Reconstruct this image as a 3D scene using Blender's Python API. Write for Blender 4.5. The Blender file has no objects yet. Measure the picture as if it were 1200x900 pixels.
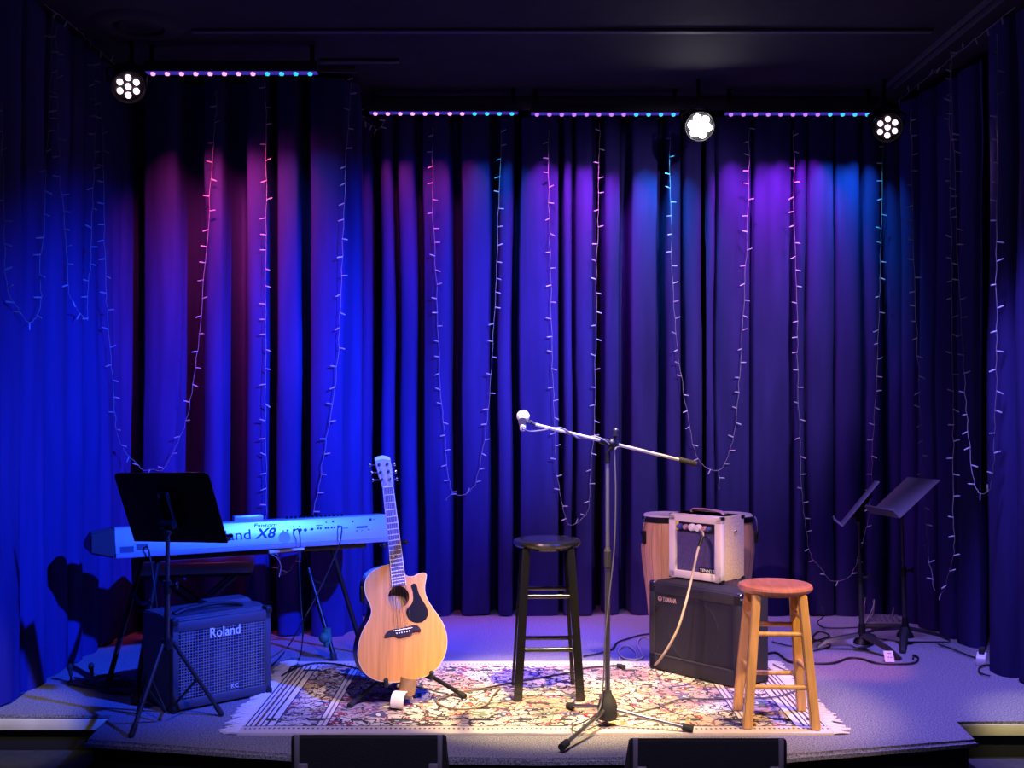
import bpy, bmesh, math, random
from mathutils import Vector, Matrix, noise
R = math.radians
PI = math.pi
random.seed(7)
SC = bpy.context.scene
COL = SC.collection

# ------------------------------------------------------------------ camera, world, lights, exposure
F, CX, HY, CH = 1300.0, 600.0, 471.0, 1.42      # focal length in px (1200 wide), horizon row, eye height above the stage

cam = bpy.data.cameras.new('camera')
cam.sensor_width = 36.0
cam.lens = F / 1200 * 36
cam.shift_y = (HY - 450) / 1200
cam_o = bpy.data.objects.new('camera', cam)
COL.objects.link(cam_o)
cam_o.location = (0, 0, CH)
cam_o.rotation_euler = (R(90), 0, 0)
SC.camera = cam_o

w = bpy.data.worlds.new('world')
SC.world = w
w.use_nodes = True
w.node_tree.nodes['Background'].inputs[0].default_value = (0.45, 0.38, 1.0, 1)
w.node_tree.nodes['Background'].inputs[1].default_value = 0.010

SC.view_settings.view_transform = 'Standard'
SC.view_settings.look = 'None'
SC.view_settings.exposure = 0.0
SC.view_settings.gamma = 1.0
SC.view_settings.use_curve_mapping = False


def spot(name, loc, aim, energy, color, angle, blend=0.3, radius=0.06):
    l = bpy.data.lights.new(name, 'SPOT')
    l.energy = energy
    l.color = color
    l.spot_size = R(angle)
    l.spot_blend = blend
    l.shadow_soft_size = radius
    o = bpy.data.objects.new(name, l)
    COL.objects.link(o)
    o.location = loc
    o.rotation_euler = (Vector(aim) - Vector(loc)).to_track_quat('-Z', 'Y').to_euler()
    return o


BLUE = (0.012, 0.058, 1.0)
spot('blue_front_lamp', (1.95, 2.9, 3.35), (-1.55, 6.1, 1.0), 5300, BLUE, 42, 0.9)
spot('blue_upper_lamp', (1.95, 2.9, 3.35), (-0.55, 7.3, 1.7), 3700, BLUE, 31, 1.0)
spot('blue_floor_lamp', (0.0, 6.2, 3.4), (0.0, 6.38, 0.0), 1200, (0.06, 0.05, 1.0), 36, 0.8)
spot('violet_floor_lamp', (2.2, 5.2, 3.4), (1.95, 5.55, 0.0), 900, (0.24, 0.18, 1.0), 48, 0.7)
spot('violet_front_fill', (0.1, 2.5, 3.35), (0.1, 4.7, 0.0), 430, (0.58, 0.48, 1.0), 52, 0.7)  # added dim fill that brightens the front of the stage floor
spot('lavender_wash_lamp', (2.3, 1.6, 3.3), (1.0, 7.3, 1.8), 1250, (0.72, 0.58, 1.0), 30, 1.0)
spot('lavender_front_lamp', (-1.3, 2.3, 3.35), (0.35, 5.3, 0.75), 580, (1.0, 0.50, 0.80), 26, 0.7)
spot('warm_overhead_lamp', (0.45, 4.35, 3.38), (0.20, 5.33, 0.0), 1350, (1.0, 0.74, 0.33), 29, 0.55)
spot('amber_guitar_fill', (1.1, 2.7, 3.35), (-0.47, 5.1, 0.30), 620, (1.0, 0.66, 0.30), 12, 0.8)  # added to put warm light back on the guitar front
spot('warm_side_lamp', (2.5, 3.0, 3.35), (0.95, 5.2, 0.2), 900, (1.0, 0.62, 0.22), 26, 0.6)
spot('red_floor_lamp', (1.8, 4.9, 3.38), (1.8, 5.95, 0.0), 330, (1.0, 0.20, 0.08), 13, 0.7)
spot('left_house_fill', (-2.0, 2.2, 3.35), (-2.4, 5.0, -0.05), 450, (1.0, 0.85, 0.45), 13, 0.6)  # added small spot, stands in for house light on the left step edge
spot('right_house_fill', (2.2, 2.2, 3.35), (2.5, 4.9, -0.05), 650, (1.0, 0.85, 0.55), 13, 0.6)  # added likewise for house light on the right step edge


def P(px, py, D):
    """point seen at pixel px,py at depth D"""
    return Vector(((px - CX) / F * D, D, CH - (py - HY) / F * D))


def G(px, py, z=0.0):
    D = F * (CH - z) / (py - HY)
    return P(px, py, D)


def X_(px, X, py):
    """point on the vertical plane x = X"""
    return P(px, py, X * F / (px - CX))


# ------------------------------------------------------------------ materials
def nn(nt, typ, **kw):
    n = nt.nodes.new(typ)
    for k, v in kw.items():
        setattr(n, k, v)
    return n


def mat(name, col, rough=0.5, metal=0.0, spec=0.5, emit=None, estr=0.0, var=0.0, vscale=20.0, bump=0.0, bscale=120.0, stretch=None, sheen=0.0, coat=0.0):
    m = bpy.data.materials.new(name)
    m.use_nodes = True
    nt = m.node_tree
    b = nt.nodes['Principled BSDF']
    b.inputs['Base Color'].default_value = (*col, 1)
    b.inputs['Roughness'].default_value = rough
    b.inputs['Metallic'].default_value = metal
    b.inputs['Specular IOR Level'].default_value = spec
    if sheen:
        b.inputs['Sheen Weight'].default_value = sheen
    if coat:
        b.inputs['Coat Weight'].default_value = coat
    if emit:
        b.inputs['Emission Color'].default_value = (*emit, 1)
        b.inputs['Emission Strength'].default_value = estr
    if var or bump:
        tc = nn(nt, 'ShaderNodeTexCoord')
        mp = nn(nt, 'ShaderNodeMapping')
        nt.links.new(tc.outputs['Object'], mp.inputs[0])
        if stretch:
            mp.inputs['Scale'].default_value = stretch
        if var:
            nz = nn(nt, 'ShaderNodeTexNoise')
            nz.inputs['Scale'].default_value = vscale
            nz.inputs['Detail'].default_value = 4
            nt.links.new(mp.outputs[0], nz.inputs[0])
            rp = nn(nt, 'ShaderNodeValToRGB')
            rp.color_ramp.elements[0].position = 0.3
            rp.color_ramp.elements[1].position = 0.7
            rp.color_ramp.elements[0].color = (*[c * (1 - var) for c in col], 1)
            rp.color_ramp.elements[1].color = (*[min(1, c * (1 + var)) for c in col], 1)
            nt.links.new(nz.outputs[0], rp.inputs[0])
            nt.links.new(rp.outputs[0], b.inputs['Base Color'])
        if bump:
            nb = nn(nt, 'ShaderNodeTexNoise')
            nb.inputs['Scale'].default_value = bscale
            nt.links.new(mp.outputs[0], nb.inputs[0])
            bp = nn(nt, 'ShaderNodeBump')
            bp.inputs['Strength'].default_value = bump
            bp.inputs['Distance'].default_value = 0.01
            nt.links.new(nb.outputs[0], bp.inputs['Height'])
            nt.links.new(bp.outputs[0], b.inputs['Normal'])
    return m


M = {}
M['curtain'] = mat('curtain_velvet', (0.036, 0.029, 0.14), 0.95, spec=0.05, var=0.2, vscale=9, stretch=(1, 1, 0.12), bump=0.12, bscale=420, sheen=0.0)
M['carpet'] = mat('carpet_grey', (0.21, 0.20, 0.225), 1.0, spec=0.05, var=0.75, vscale=150, bump=0.15, bscale=220)
M['black'] = mat('black_paint', (0.012, 0.012, 0.013), 0.6, spec=0.3)
M['ceiling'] = mat('ceiling_black', (0.035, 0.033, 0.038), 0.8, spec=0.2, var=0.2, vscale=3, bump=0.1, bscale=60)
M['ceiling_trim'] = mat('ceiling_trim', (0.10, 0.095, 0.11), 0.6, spec=0.3)
M['wall'] = mat('wall_black', (0.02, 0.02, 0.022), 0.9, spec=0.1)
M['monitor_black'] = mat('monitor_black', (0.006, 0.006, 0.007), 0.8, spec=0.2, bump=0.3, bscale=200)
M['floor_low'] = mat('floor_dark', (0.03, 0.03, 0.035), 0.8, var=0.3, vscale=20)
M['nosing'] = mat('nosing_cream', (0.72, 0.66, 0.42), 0.6, var=0.12, vscale=8)
M['black_metal'] = mat('black_metal', (0.02, 0.02, 0.022), 0.38, metal=0.6)
M['black_satin'] = mat('black_satin', (0.010, 0.010, 0.011), 0.45, spec=0.35)
M['stand_tube'] = mat('stand_tube_grey', (0.06, 0.06, 0.065), 0.4, metal=0.7)
M['desk'] = mat('desk_black', (0.014, 0.013, 0.015), 0.5, spec=0.3)
M['desk_grey'] = mat('desk_charcoal', (0.16, 0.145, 0.16), 0.42, spec=0.5)
M['chrome'] = mat('chrome', (0.75, 0.75, 0.78), 0.18, metal=1.0)
M['boom'] = mat('boom_satin_steel', (0.66, 0.64, 0.62), 0.33, metal=0.5)
M['upper_tube'] = mat('upper_tube_chrome', (0.42, 0.42, 0.46), 0.28, metal=0.8)
M['cable_mic'] = mat('cable_dark_grey', (0.09, 0.088, 0.095), 0.5)
M['steel'] = mat('steel_pole', (0.28, 0.28, 0.30), 0.3, metal=0.9)
M['rubber'] = mat('rubber', (0.018, 0.018, 0.02), 0.8)
M['vinyl'] = mat('amp_vinyl', (0.05, 0.048, 0.058), 0.5, bump=0.3, bscale=300)
M['vinyl_dark'] = mat('cabinet_vinyl_dark', (0.018, 0.017, 0.024), 0.6, bump=0.3, bscale=300)
M['cloth_dark'] = mat('grille_cloth_dark', (0.016, 0.015, 0.026), 0.9, bump=0.3, bscale=700)
M['cloth_blue'] = mat('grille_cloth_slate', (0.085, 0.065, 0.19), 0.95, var=0.2, vscale=60, bump=0.3, bscale=500)
M['cone'] = mat('speaker_cone', (0.03, 0.03, 0.032), 0.6)
M['cone_dust'] = mat('speaker_dust_cap', (0.075, 0.075, 0.08), 0.5)
M['grille_wire'] = mat('grille_wire', (0.26, 0.26, 0.28), 0.45, metal=0.2)
M['white_print'] = mat('white_print', (0.85, 0.85, 0.85), 0.5)
M['dark_print'] = mat('dark_print', (0.012, 0.012, 0.03), 0.5)
M['print_red'] = mat('faded_red_print', (0.55, 0.38, 0.38), 0.5)
M['silver'] = mat('keyboard_silver', (0.70, 0.76, 0.78), 0.40, metal=0.6)
M['silver_low'] = mat('keyboard_lower_grey', (0.34, 0.33, 0.36), 0.5)
M['kbd_end'] = mat('keyboard_end_dark', (0.11, 0.09, 0.095), 0.55)
M['spruce'] = mat('spruce_top', (0.66, 0.285, 0.06), 0.32, var=0.16, vscale=9, stretch=(9, 1, 0.35), coat=0.3)
M['guitar_side'] = mat('guitar_side', (0.022, 0.012, 0.012), 0.3, coat=0.4)
M['binding'] = mat('binding_cream', (0.82, 0.74, 0.62), 0.4)
M['rosette'] = mat('rosette_brown', (0.42, 0.22, 0.12), 0.4)
M['guitar_binding'] = mat('guitar_binding', (0.66, 0.50, 0.38), 0.4)
M['fretboard'] = mat('fretboard_rosewood', (0.17, 0.12, 0.13), 0.45, var=0.25, vscale=30, stretch=(1, 1, 0.1))
M['headstock'] = mat('headstock_veneer', (0.48, 0.36, 0.36), 0.35)
M['ebony'] = mat('bridge_ebony', (0.03, 0.018, 0.015), 0.4)
M['pickguard'] = mat('pickguard_black', (0.012, 0.011, 0.013), 0.25)
M['pearl'] = mat('pearl', (0.9, 0.86, 0.82), 0.25)
M['string'] = mat('string_bronze', (0.72, 0.6, 0.45), 0.3, metal=1.0)
M['hole'] = mat('hole_inside', (0.42, 0.24, 0.09), 0.8, var=0.3, vscale=20)
M['strap'] = mat('strap_tan', (0.33, 0.18, 0.07), 0.7, var=0.2)
M['strap_white'] = mat('strap_pale', (0.80, 0.72, 0.60), 0.7, var=0.1)
M['stool_black'] = mat('stool_black', (0.007, 0.007, 0.006), 0.22, spec=0.6, coat=0.4)
M['stool_wood'] = mat('stool_oak', (0.60, 0.33, 0.11), 0.35, var=0.22, vscale=7, stretch=(6, 6, 0.5), coat=0.2)
M['stool_seat'] = mat('stool_seat_oak', (0.50, 0.17, 0.11), 0.35, var=0.2, vscale=7, stretch=(8, 1, 1), coat=0.25)
M['conga'] = mat('conga_ash', (0.66, 0.38, 0.16), 0.35, var=0.22, vscale=6, stretch=(6, 6, 0.3), coat=0.3)
M['drumhead'] = mat('drum_head', (0.72, 0.66, 0.68), 0.6, var=0.08, vscale=14)
M['cream_vinyl'] = mat('cream_vinyl', (0.86, 0.78, 0.70), 0.5)
M['tweed'] = mat('tweed', (0.70, 0.55, 0.28), 0.85, var=0.16, vscale=90, bump=0.3, bscale=300)
M['yellow_tag'] = mat('yellow_tag', (0.80, 0.66, 0.10), 0.6)
M['knob_white'] = mat('knob_white', (0.88, 0.86, 0.84), 0.35)
M['knob_pink'] = mat('knob_rose', (0.55, 0.30, 0.34), 0.4)
M['knob_blue'] = mat('knob_blue', (0.08, 0.09, 0.35), 0.4)
M['cable_black'] = mat('cable_black', (0.012, 0.012, 0.013), 0.55)
M['cable_beige'] = mat('cable_beige', (0.45, 0.36, 0.26), 0.6)
M['cable_brown'] = mat('cable_brown', (0.16, 0.11, 0.06), 0.6)
M['mic_grille'] = mat('mic_grille', (0.92, 0.92, 0.92), 0.45, metal=0.2, bump=0.6, bscale=500)
M['mic_body'] = mat('mic_body', (0.55, 0.53, 0.52), 0.4, metal=0.4)
M['string_wire'] = mat('light_string_wire', (0.24, 0.235, 0.25), 0.6)
M['bulb'] = mat('mini_bulb', (0.5, 0.5, 0.52), 0.3, spec=0.7)
M['paper'] = mat('paper', (0.85, 0.84, 0.82), 0.8)
M['mixer'] = mat('mixer_grey', (0.12, 0.12, 0.14), 0.5)
M['bench'] = mat('bench_vinyl', (0.13, 0.13, 0.14), 0.3)
M['foot_green'] = mat('green_lit_foot', (0.02, 0.13, 0.08), 0.6)  # green light on one leg's foot, put into the colour
M['led_body'] = mat('led_body', (0.02, 0.02, 0.022), 0.5)
M['led_lens_strip'] = mat('led_strip_face', (0.10, 0.09, 0.20), 0.3, emit=(0.10, 0.05, 0.9), estr=0.35)
M['led_pink'] = mat('led_pink', (0.8, 0.4, 0.8), 0.3, emit=(1.0, 0.42, 0.95), estr=1.3)
M['led_purple'] = mat('led_purple', (0.6, 0.3, 0.8), 0.3, emit=(0.62, 0.22, 1.0), estr=1.0)
M['led_cyan'] = mat('led_cyan', (0.2, 0.7, 0.9), 0.3, emit=(0.05, 0.72, 1.0), estr=1.0)
M['led_white'] = mat('led_white', (1, 0.9, 1), 0.3, emit=(1.0, 0.72, 0.88), estr=2.2)
M['led_hot'] = mat('led_hot_white', (1, 1, 1), 0.3, emit=(1.0, 0.93, 1.0), estr=30.0)
M['fringe'] = mat('fringe_cream', (0.72, 0.66, 0.62), 0.95)
M['board'] = mat('fascia_grey', (0.05, 0.05, 0.055), 0.8)


def rug_material():
    m = bpy.data.materials.new('oriental_rug')
    m.use_nodes = True
    nt = m.node_tree
    L = nt.links.new
    b = nt.nodes['Principled BSDF']
    b.inputs['Roughness'].default_value = 1.0
    b.inputs['Specular IOR Level'].default_value = 0.05
    tc = nn(nt, 'ShaderNodeTexCoord')
    sx = nn(nt, 'ShaderNodeSeparateXYZ')
    L(tc.outputs['Object'], sx.inputs[0])

    def mth(op, a, c=None, d=None):
        n = nn(nt, 'ShaderNodeMath', operation=op)
        for i, v in enumerate((a, c, d)):
            if v is None:
                continue
            if isinstance(v, (int, float)):
                n.inputs[i].default_value = v
            else:
                L(v, n.inputs[i])
        return n.outputs[0]

    def noi(scale, detail=2.0, off=(0, 0, 0)):
        mp = nn(nt, 'ShaderNodeMapping')
        mp.inputs['Location'].default_value = off
        L(tc.outputs['Object'], mp.inputs[0])
        n = nn(nt, 'ShaderNodeTexNoise')
        n.inputs['Scale'].default_value = scale
        n.inputs['Detail'].default_value = detail
        L(mp.outputs[0], n.inputs[0])
        return n.outputs[0]

    def mix(fac, a, c):
        n = nn(nt, 'ShaderNodeMix', data_type='RGBA')
        if isinstance(fac, (int, float)):
            n.inputs[0].default_value = fac
        else:
            L(fac, n.inputs[0])
        for i, v in ((6, a), (7, c)):
            if isinstance(v, tuple):
                n.inputs[i].default_value = (*v, 1)
            else:
                L(v, n.inputs[i])
        return n.outputs[2]

    def vor(scale, off):
        mp = nn(nt, 'ShaderNodeMapping')
        mp.inputs['Location'].default_value = off
        L(tc.outputs['Object'], mp.inputs[0])
        dn = nn(nt, 'ShaderNodeTexNoise')
        dn.inputs['Scale'].default_value = 9
        L(mp.outputs[0], dn.inputs[0])
        ad = nn(nt, 'ShaderNodeVectorMath', operation='MULTIPLY_ADD')
        L(dn.outputs[1], ad.inputs[0])
        ad.inputs[1].default_value = (0.1, 0.1, 0)
        L(mp.outputs[0], ad.inputs[2])
        v = nn(nt, 'ShaderNodeTexVoronoi', voronoi_dimensions='2D')
        v.inputs['Scale'].default_value = scale
        L(ad.outputs[0], v.inputs['Vector'])
        return v

    def band(c, lo, hi):
        return mth('MULTIPLY', mth('GREATER_THAN', c, lo), mth('LESS_THAN', c, hi))

    x, y = sx.outputs[0], sx.outputs[1]
    ax, ay = mth('ABSOLUTE', x), mth('ABSOLUTE', y)
    cream = (0.78, 0.71, 0.62)
    # ground with tan and plum clouds: part rug pattern, part painted light and shade
    col = mix(mth('MAXIMUM', mth('MINIMUM', mth('MULTIPLY', mth('SUBTRACT', noi(2.0), 0.48), 6.0), 0.85), 0.0), cream, (0.42, 0.27, 0.18))
    col = mix(mth('MAXIMUM', mth('MINIMUM', mth('MULTIPLY', mth('SUBTRACT', noi(1.7, 2.0, (5, 4, 0)), 0.56), 9.0), 0.7), 0.0), col, (0.30, 0.14, 0.20))
    # vine lines
    for sc_, off, c, wd in ((11, (3, 1, 0), (0.06, 0.05, 0.07), 0.030), (17, (7, 2, 0), (0.34, 0.14, 0.14), 0.014), (23, (1, 9, 0), (0.08, 0.08, 0.08), 0.018)):
        d = mth('ABSOLUTE', mth('SUBTRACT', noi(sc_, 1.5, off), 0.5))
        col = mix(mth('LESS_THAN', d, wd), col, c)
    # flowers and leaves
    for sc_, off, thr, pal, gate in ((7.0, (0, 0, 0), 0.24, ((0.36, 0.08, 0.10), (0.10, 0.10, 0.20), (0.20, 0.24, 0.17), (0.45, 0.26, 0.16)), 0.62),
                                     (13.0, (4, 3, 0), 0.26, ((0.33, 0.07, 0.10), (0.04, 0.04, 0.09), (0.26, 0.24, 0.12), (0.20, 0.08, 0.20)), 0.68),
                                     (22.0, (2, 8, 0), 0.34, ((0.05, 0.05, 0.07), (0.28, 0.06, 0.06), (0.12, 0.16, 0.12), (0.04, 0.04, 0.08)), 0.82)):
        v = vor(sc_, off)
        cr = nn(nt, 'ShaderNodeSeparateColor')
        L(v.outputs['Color'], cr.inputs[0])
        rp = nn(nt, 'ShaderNodeValToRGB')
        rp.color_ramp.interpolation = 'CONSTANT'
        e = rp.color_ramp.elements
        e[0].color = (*pal[0], 1)
        e[1].position = 0.25
        e[1].color = (*pal[1], 1)
        for k in (2, 3):
            q = e.new(0.25 * k)
            q.color = (*pal[k], 1)
        L(cr.outputs[0], rp.inputs[0])
        wob = mth('MULTIPLY_ADD', noi(34, 1.0, off), 0.35, thr - 0.17)
        f = mth('MULTIPLY', mth('LESS_THAN', v.outputs['Distance'], wob), mth('GREATER_THAN', cr.outputs[1], gate))
        col = mix(f, col, rp.outputs[0])
        f2 = mth('MULTIPLY', mth('LESS_THAN', v.outputs['Distance'], 0.09), mth('GREATER_THAN', cr.outputs[1], gate))
        col = mix(f2, col, cream)
    # borders: guard stripes at the two short ends
    for lo, hi, c in ((1.13, 1.30, cream), (1.165, 1.175, (0.06, 0.05, 0.08)), (1.19, 1.197, (0.06, 0.05, 0.08)), (1.21, 1.222, (0.20, 0.09, 0.08)), (1.235, 1.242, (0.06, 0.05, 0.08)),
                      (1.255, 1.262, (0.06, 0.05, 0.08)), (1.13, 1.137, (0.06, 0.05, 0.08)), (0.905, 0.955, cream), (0.905, 0.911, (0.09, 0.06, 0.07)), (0.949, 0.955, (0.09, 0.06, 0.07)), (0.925, 0.933, (0.35, 0.20, 0.14))):
        col = mix(band(ax, lo, hi), col, c)
    # long edges: dotted guard stripe, dark repeat band
    dots = mth('MULTIPLY', band(ay, 0.580, 0.598), mth('GREATER_THAN', mth('SINE', mth('MULTIPLY', x, 300.0)), 0.25))
    col = mix(band(ay, 0.555, 0.66), col, (0.70, 0.60, 0.52))
    col = mix(dots, col, (0.16, 0.08, 0.09))
    col = mix(band(ay, 0.548, 0.556), col, (0.10, 0.07, 0.08))
    rep = mth('MULTIPLY', band(ay, 0.43, 0.47), mth('GREATER_THAN', mth('SINE', mth('MULTIPLY_ADD', x, 34.0, mth('MULTIPLY', noi(14), 6.0))), 0.35))
    col = mix(rep, col, (0.05, 0.05, 0.06))
    L(col, b.inputs['Base Color'])
    bp = nn(nt, 'ShaderNodeBump')
    bp.inputs['Strength'].default_value = 0.4
    bp.inputs['Distance'].default_value = 0.006
    L(noi(260, 1.0), bp.inputs['Height'])
    L(bp.outputs[0], b.inputs['Normal'])
    return m


M['rug'] = rug_material()

# ------------------------------------------------------------------ mesh helpers
W = {}


def rz(a):
    return Matrix.Rotation(a, 4, 'Z')


def empty(name, loc=(0, 0, 0), rot=0.0, label=None, cat=None, group=None):
    o = bpy.data.objects.new(name, None)
    o.empty_display_size = 0.05
    COL.objects.link(o)
    o.location = loc
    o.rotation_euler = (0, 0, rot)
    W[o.name] = Matrix.Translation(Vector(loc)) @ rz(rot)
    tag(o, label, cat, group)
    return o


def tag(o, label=None, cat=None, group=None, kind=None):
    for k, v in (('label', label), ('category', cat), ('group', group), ('kind', kind)):
        if v:
            o[k] = v
    return o


def obj(name, bm, m, parent=None, world=False, smooth=35, label=None, kind=None):
    """link the bmesh as ONE mesh object; world=True: coordinates are world ones"""
    if parent is not None and world:
        bm.transform(W[parent.name].inverted())
    bmesh.ops.recalc_face_normals(bm, faces=bm.faces)
    me = bpy.data.meshes.new(name)
    bm.to_mesh(me)
    bm.free()
    for mm in (m if isinstance(m, (list, tuple)) else [m]):
        me.materials.append(M[mm] if isinstance(mm, str) else mm)
    if smooth:
        me.shade_smooth()
        me.set_sharp_from_angle(angle=R(smooth))
    o = bpy.data.objects.new(name, me)
    COL.objects.link(o)
    if parent is not None:
        o.parent = parent
        W[o.name] = W[parent.name]
    else:
        W[o.name] = Matrix.Identity(4)
    tag(o, label, None, None, kind)
    return o


def inst(src, name, loc, parent, rot=None):
    o = src.copy()
    o.name = name
    COL.objects.link(o)
    o.parent = parent
    o.location = loc
    if rot is not None:
        o.rotation_mode = 'QUATERNION'
        o.rotation_quaternion = rot
    return o


B = bmesh.new


def box(bm, c, s, mtx=None, bev=0.0, seg=2):
    r = bmesh.ops.create_cube(bm, size=1.0, matrix=(mtx or Matrix.Identity(4)) @ Matrix.Translation(Vector(c)) @ Matrix.Diagonal((*s, 1)))
    if bev:
        es = list({e for v in r['verts'] for e in v.link_edges})
        bmesh.ops.bevel(bm, geom=es, offset=bev, segments=seg, profile=0.5, affect='EDGES', clamp_overlap=True)
    return bm


def frame_to(p, q):
    d = (Vector(q) - Vector(p))
    return Matrix.Translation(Vector(p)) @ d.to_track_quat('Z', 'Y').to_matrix().to_4x4(), d.length


def rod(bm, p, q, r0, r1=None, seg=12):
    mt, ln = frame_to(p, q)
    bmesh.ops.create_cone(bm, cap_ends=True, segments=seg, radius1=r0, radius2=r0 if r1 is None else r1, depth=ln, matrix=mt @ Matrix.Translation((0, 0, ln / 2)))
    return bm


def ball(bm, c, r, seg=16, sc=(1, 1, 1)):
    bmesh.ops.create_uvsphere(bm, u_segments=seg, v_segments=max(6, seg // 2), radius=r, matrix=Matrix.Translation(Vector(c)) @ Matrix.Diagonal((*sc, 1)))
    return bm


def lathe(bm, prof, seg=32, mtx=None):
    mtx = mtx or Matrix.Identity(4)
    rings = []
    for r, z in prof:
        if r < 1e-6:
            rings.append([bm.verts.new(mtx @ Vector((0, 0, z)))])
        else:
            rings.append([bm.verts.new(mtx @ Vector((r * math.cos(2 * PI * i / seg), r * math.sin(2 * PI * i / seg), z))) for i in range(seg)])
    for a, c in zip(rings, rings[1:]):
        for i in range(seg):
            j = (i + 1) % seg
            vs = [a[i % len(a)], a[j % len(a)], c[j % len(c)], c[i % len(c)]]
            u = []
            for v in vs:
                if v not in u:
                    u.append(v)
            if len(u) > 2:
                bm.faces.new(u)
    return bm


def prism(bm, pts, y0, y1, mtx=None):
    """outline in the local xz plane, extruded along y"""
    mtx = mtx or Matrix.Identity(4)
    a = [bm.verts.new(mtx @ Vector((p[0], y0, p[1]))) for p in pts]
    c = [bm.verts.new(mtx @ Vector((p[0], y1, p[1]))) for p in pts]
    n = len(pts)
    bm.faces.new(a)
    bm.faces.new(c[::-1])
    for i in range(n):
        bm.faces.new([a[i], c[i], c[(i + 1) % n], a[(i + 1) % n]])
    return bm


def smooth_path(pts, n=6, closed=False):
    pts = [Vector(p) for p in pts]
    out = []
    N = len(pts)
    rng = range(N) if closed else range(N - 1)
    for i in rng:
        g = (lambda k: pts[k % N]) if closed else (lambda k: pts[max(0, min(N - 1, k))])
        p0, p1, p2, p3 = g(i - 1), g(i), g(i + 1), g(i + 2)
        for k in range(n):
            t = k / n
            out.append(0.5 * ((2 * p1) + (p2 - p0) * t + (2 * p0 - 5 * p1 + 4 * p2 - p3) * t * t + (3 * p1 - p0 - 3 * p2 + p3) * t ** 3))
    if not closed:
        out.append(pts[-1])
    return out


def tube(bm, pts, r, seg=6, closed=False):
    pts = [Vector(p) for p in pts]
    n = len(pts)
    rings = []
    up = None
    for i, p in enumerate(pts):
        d = (pts[(i + 1) % n] if (closed or i < n - 1) else p) - (pts[i - 1] if (closed or i > 0) else p)
        if d.length < 1e-9:
            d = Vector((0, 0, 1))
        d.normalize()
        if up is None:
            up = d.orthogonal().normalized()
        up = (up - d * up.dot(d))
        up = up.normalized() if up.length > 1e-6 else d.orthogonal().normalized()
        s = d.cross(up)
        rr = r[i] if isinstance(r, (list, tuple)) else r
        rings.append([bm.verts.new(p + (up * math.cos(2 * PI * k / seg) + s * math.sin(2 * PI * k / seg)) * rr) for k in range(seg)])
    m = n if closed else n - 1
    for i in range(m):
        a, c = rings[i], rings[(i + 1) % n]
        for k in range(seg):
            bm.faces.new([a[k], a[(k + 1) % seg], c[(k + 1) % seg], c[k]])
    if not closed:
        bm.faces.new(rings[0][::-1])
        bm.faces.new(rings[-1])
    return bm


def quad_prism(bm, bot, top):
    """frustum between two rings of points"""
    a = [bm.verts.new(Vector(p)) for p in bot]
    c = [bm.verts.new(Vector(p)) for p in top]
    n = len(a)
    bm.faces.new(a[::-1])
    bm.faces.new(c)
    for i in range(n):
        bm.faces.new([a[i], a[(i + 1) % n], c[(i + 1) % n], c[i]])
    return bm


def text(name, body, width, height, m, parent, mtx, shear=0.0, depth=0.0015, bold=0.0):
    """flat lettering, centred, standing in the local xz plane facing -y"""
    cu = bpy.data.curves.new(name, 'FONT')
    cu.body = body
    cu.align_x = 'CENTER'
    cu.align_y = 'CENTER'
    cu.shear = shear
    cu.extrude = 0.02
    cu.offset = bold
    cu.resolution_u = 3
    to = bpy.data.objects.new(name, cu)
    me = bpy.data.meshes.new_from_object(to)
    bpy.data.objects.remove(to)
    xs = [v.co.x for v in me.vertices]
    ys = [v.co.y for v in me.vertices]
    x0, x1, y0, y1 = min(xs), max(xs), min(ys), max(ys)
    fit = Matrix.Diagonal((width / (x1 - x0), height / (y1 - y0), depth / 0.04, 1)) @ Matrix.Translation((-(x0 + x1) / 2, -(y0 + y1) / 2, 0))
    me.transform(mtx @ Matrix.Rotation(R(90), 4, 'X') @ fit)
    me.name = name
    me.materials.clear()
    me.materials.append(M[m])
    o = bpy.data.objects.new(name, me)
    COL.objects.link(o)
    o.parent = parent
    return o


T = Matrix.Translation

# ------------------------------------------------------------------ setting
bm = B()
out = [(-2.95, 7.75), (-2.95, 5.04), (-1.80, 5.04), (-1.80, 4.66), (-0.9, 4.475), (0.1, 4.42), (1.1, 4.455), (1.96, 4.66), (1.96, 4.94), (3.15, 4.94), (3.15, 7.75)]
a = [bm.verts.new((x, y, 0)) for x, y in out]
c = [bm.verts.new((x, y, -0.03)) for x, y in out]
bm.faces.new(a)
bm.faces.new(c[::-1])
for i in range(len(out)):
    bm.faces.new([a[i], c[i], c[(i + 1) % len(out)], a[(i + 1) % len(out)]])
bmesh.ops.bevel(bm, geom=[e for e in bm.edges if all(abs(v.co.z) < 1e-6 for v in e.verts) and all(v.co.y < 5.1 for v in e.verts)], offset=0.014, segments=3, affect='EDGES')
obj('floor', bm, 'carpet', kind='structure')

bm = B()
ins = [(-2.95, 7.75), (-2.95, 5.06), (-1.77, 5.06), (-1.77, 4.69), (-0.9, 4.505), (0.1, 4.45), (1.1, 4.485), (1.93, 4.69), (1.93, 4.97), (3.15, 4.97), (3.15, 7.75)]
a = [bm.verts.new((x, y, -0.03)) for x, y in ins]
c = [bm.verts.new((x, y, -0.34)) for x, y in ins]
bm.faces.new(a)
bm.faces.new(c[::-1])
for i in range(len(ins)):
    bm.faces.new([a[i], c[i], c[(i + 1) % len(ins)], a[(i + 1) % len(ins)]])
obj('trim_1', bm, 'black', kind='structure')

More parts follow.
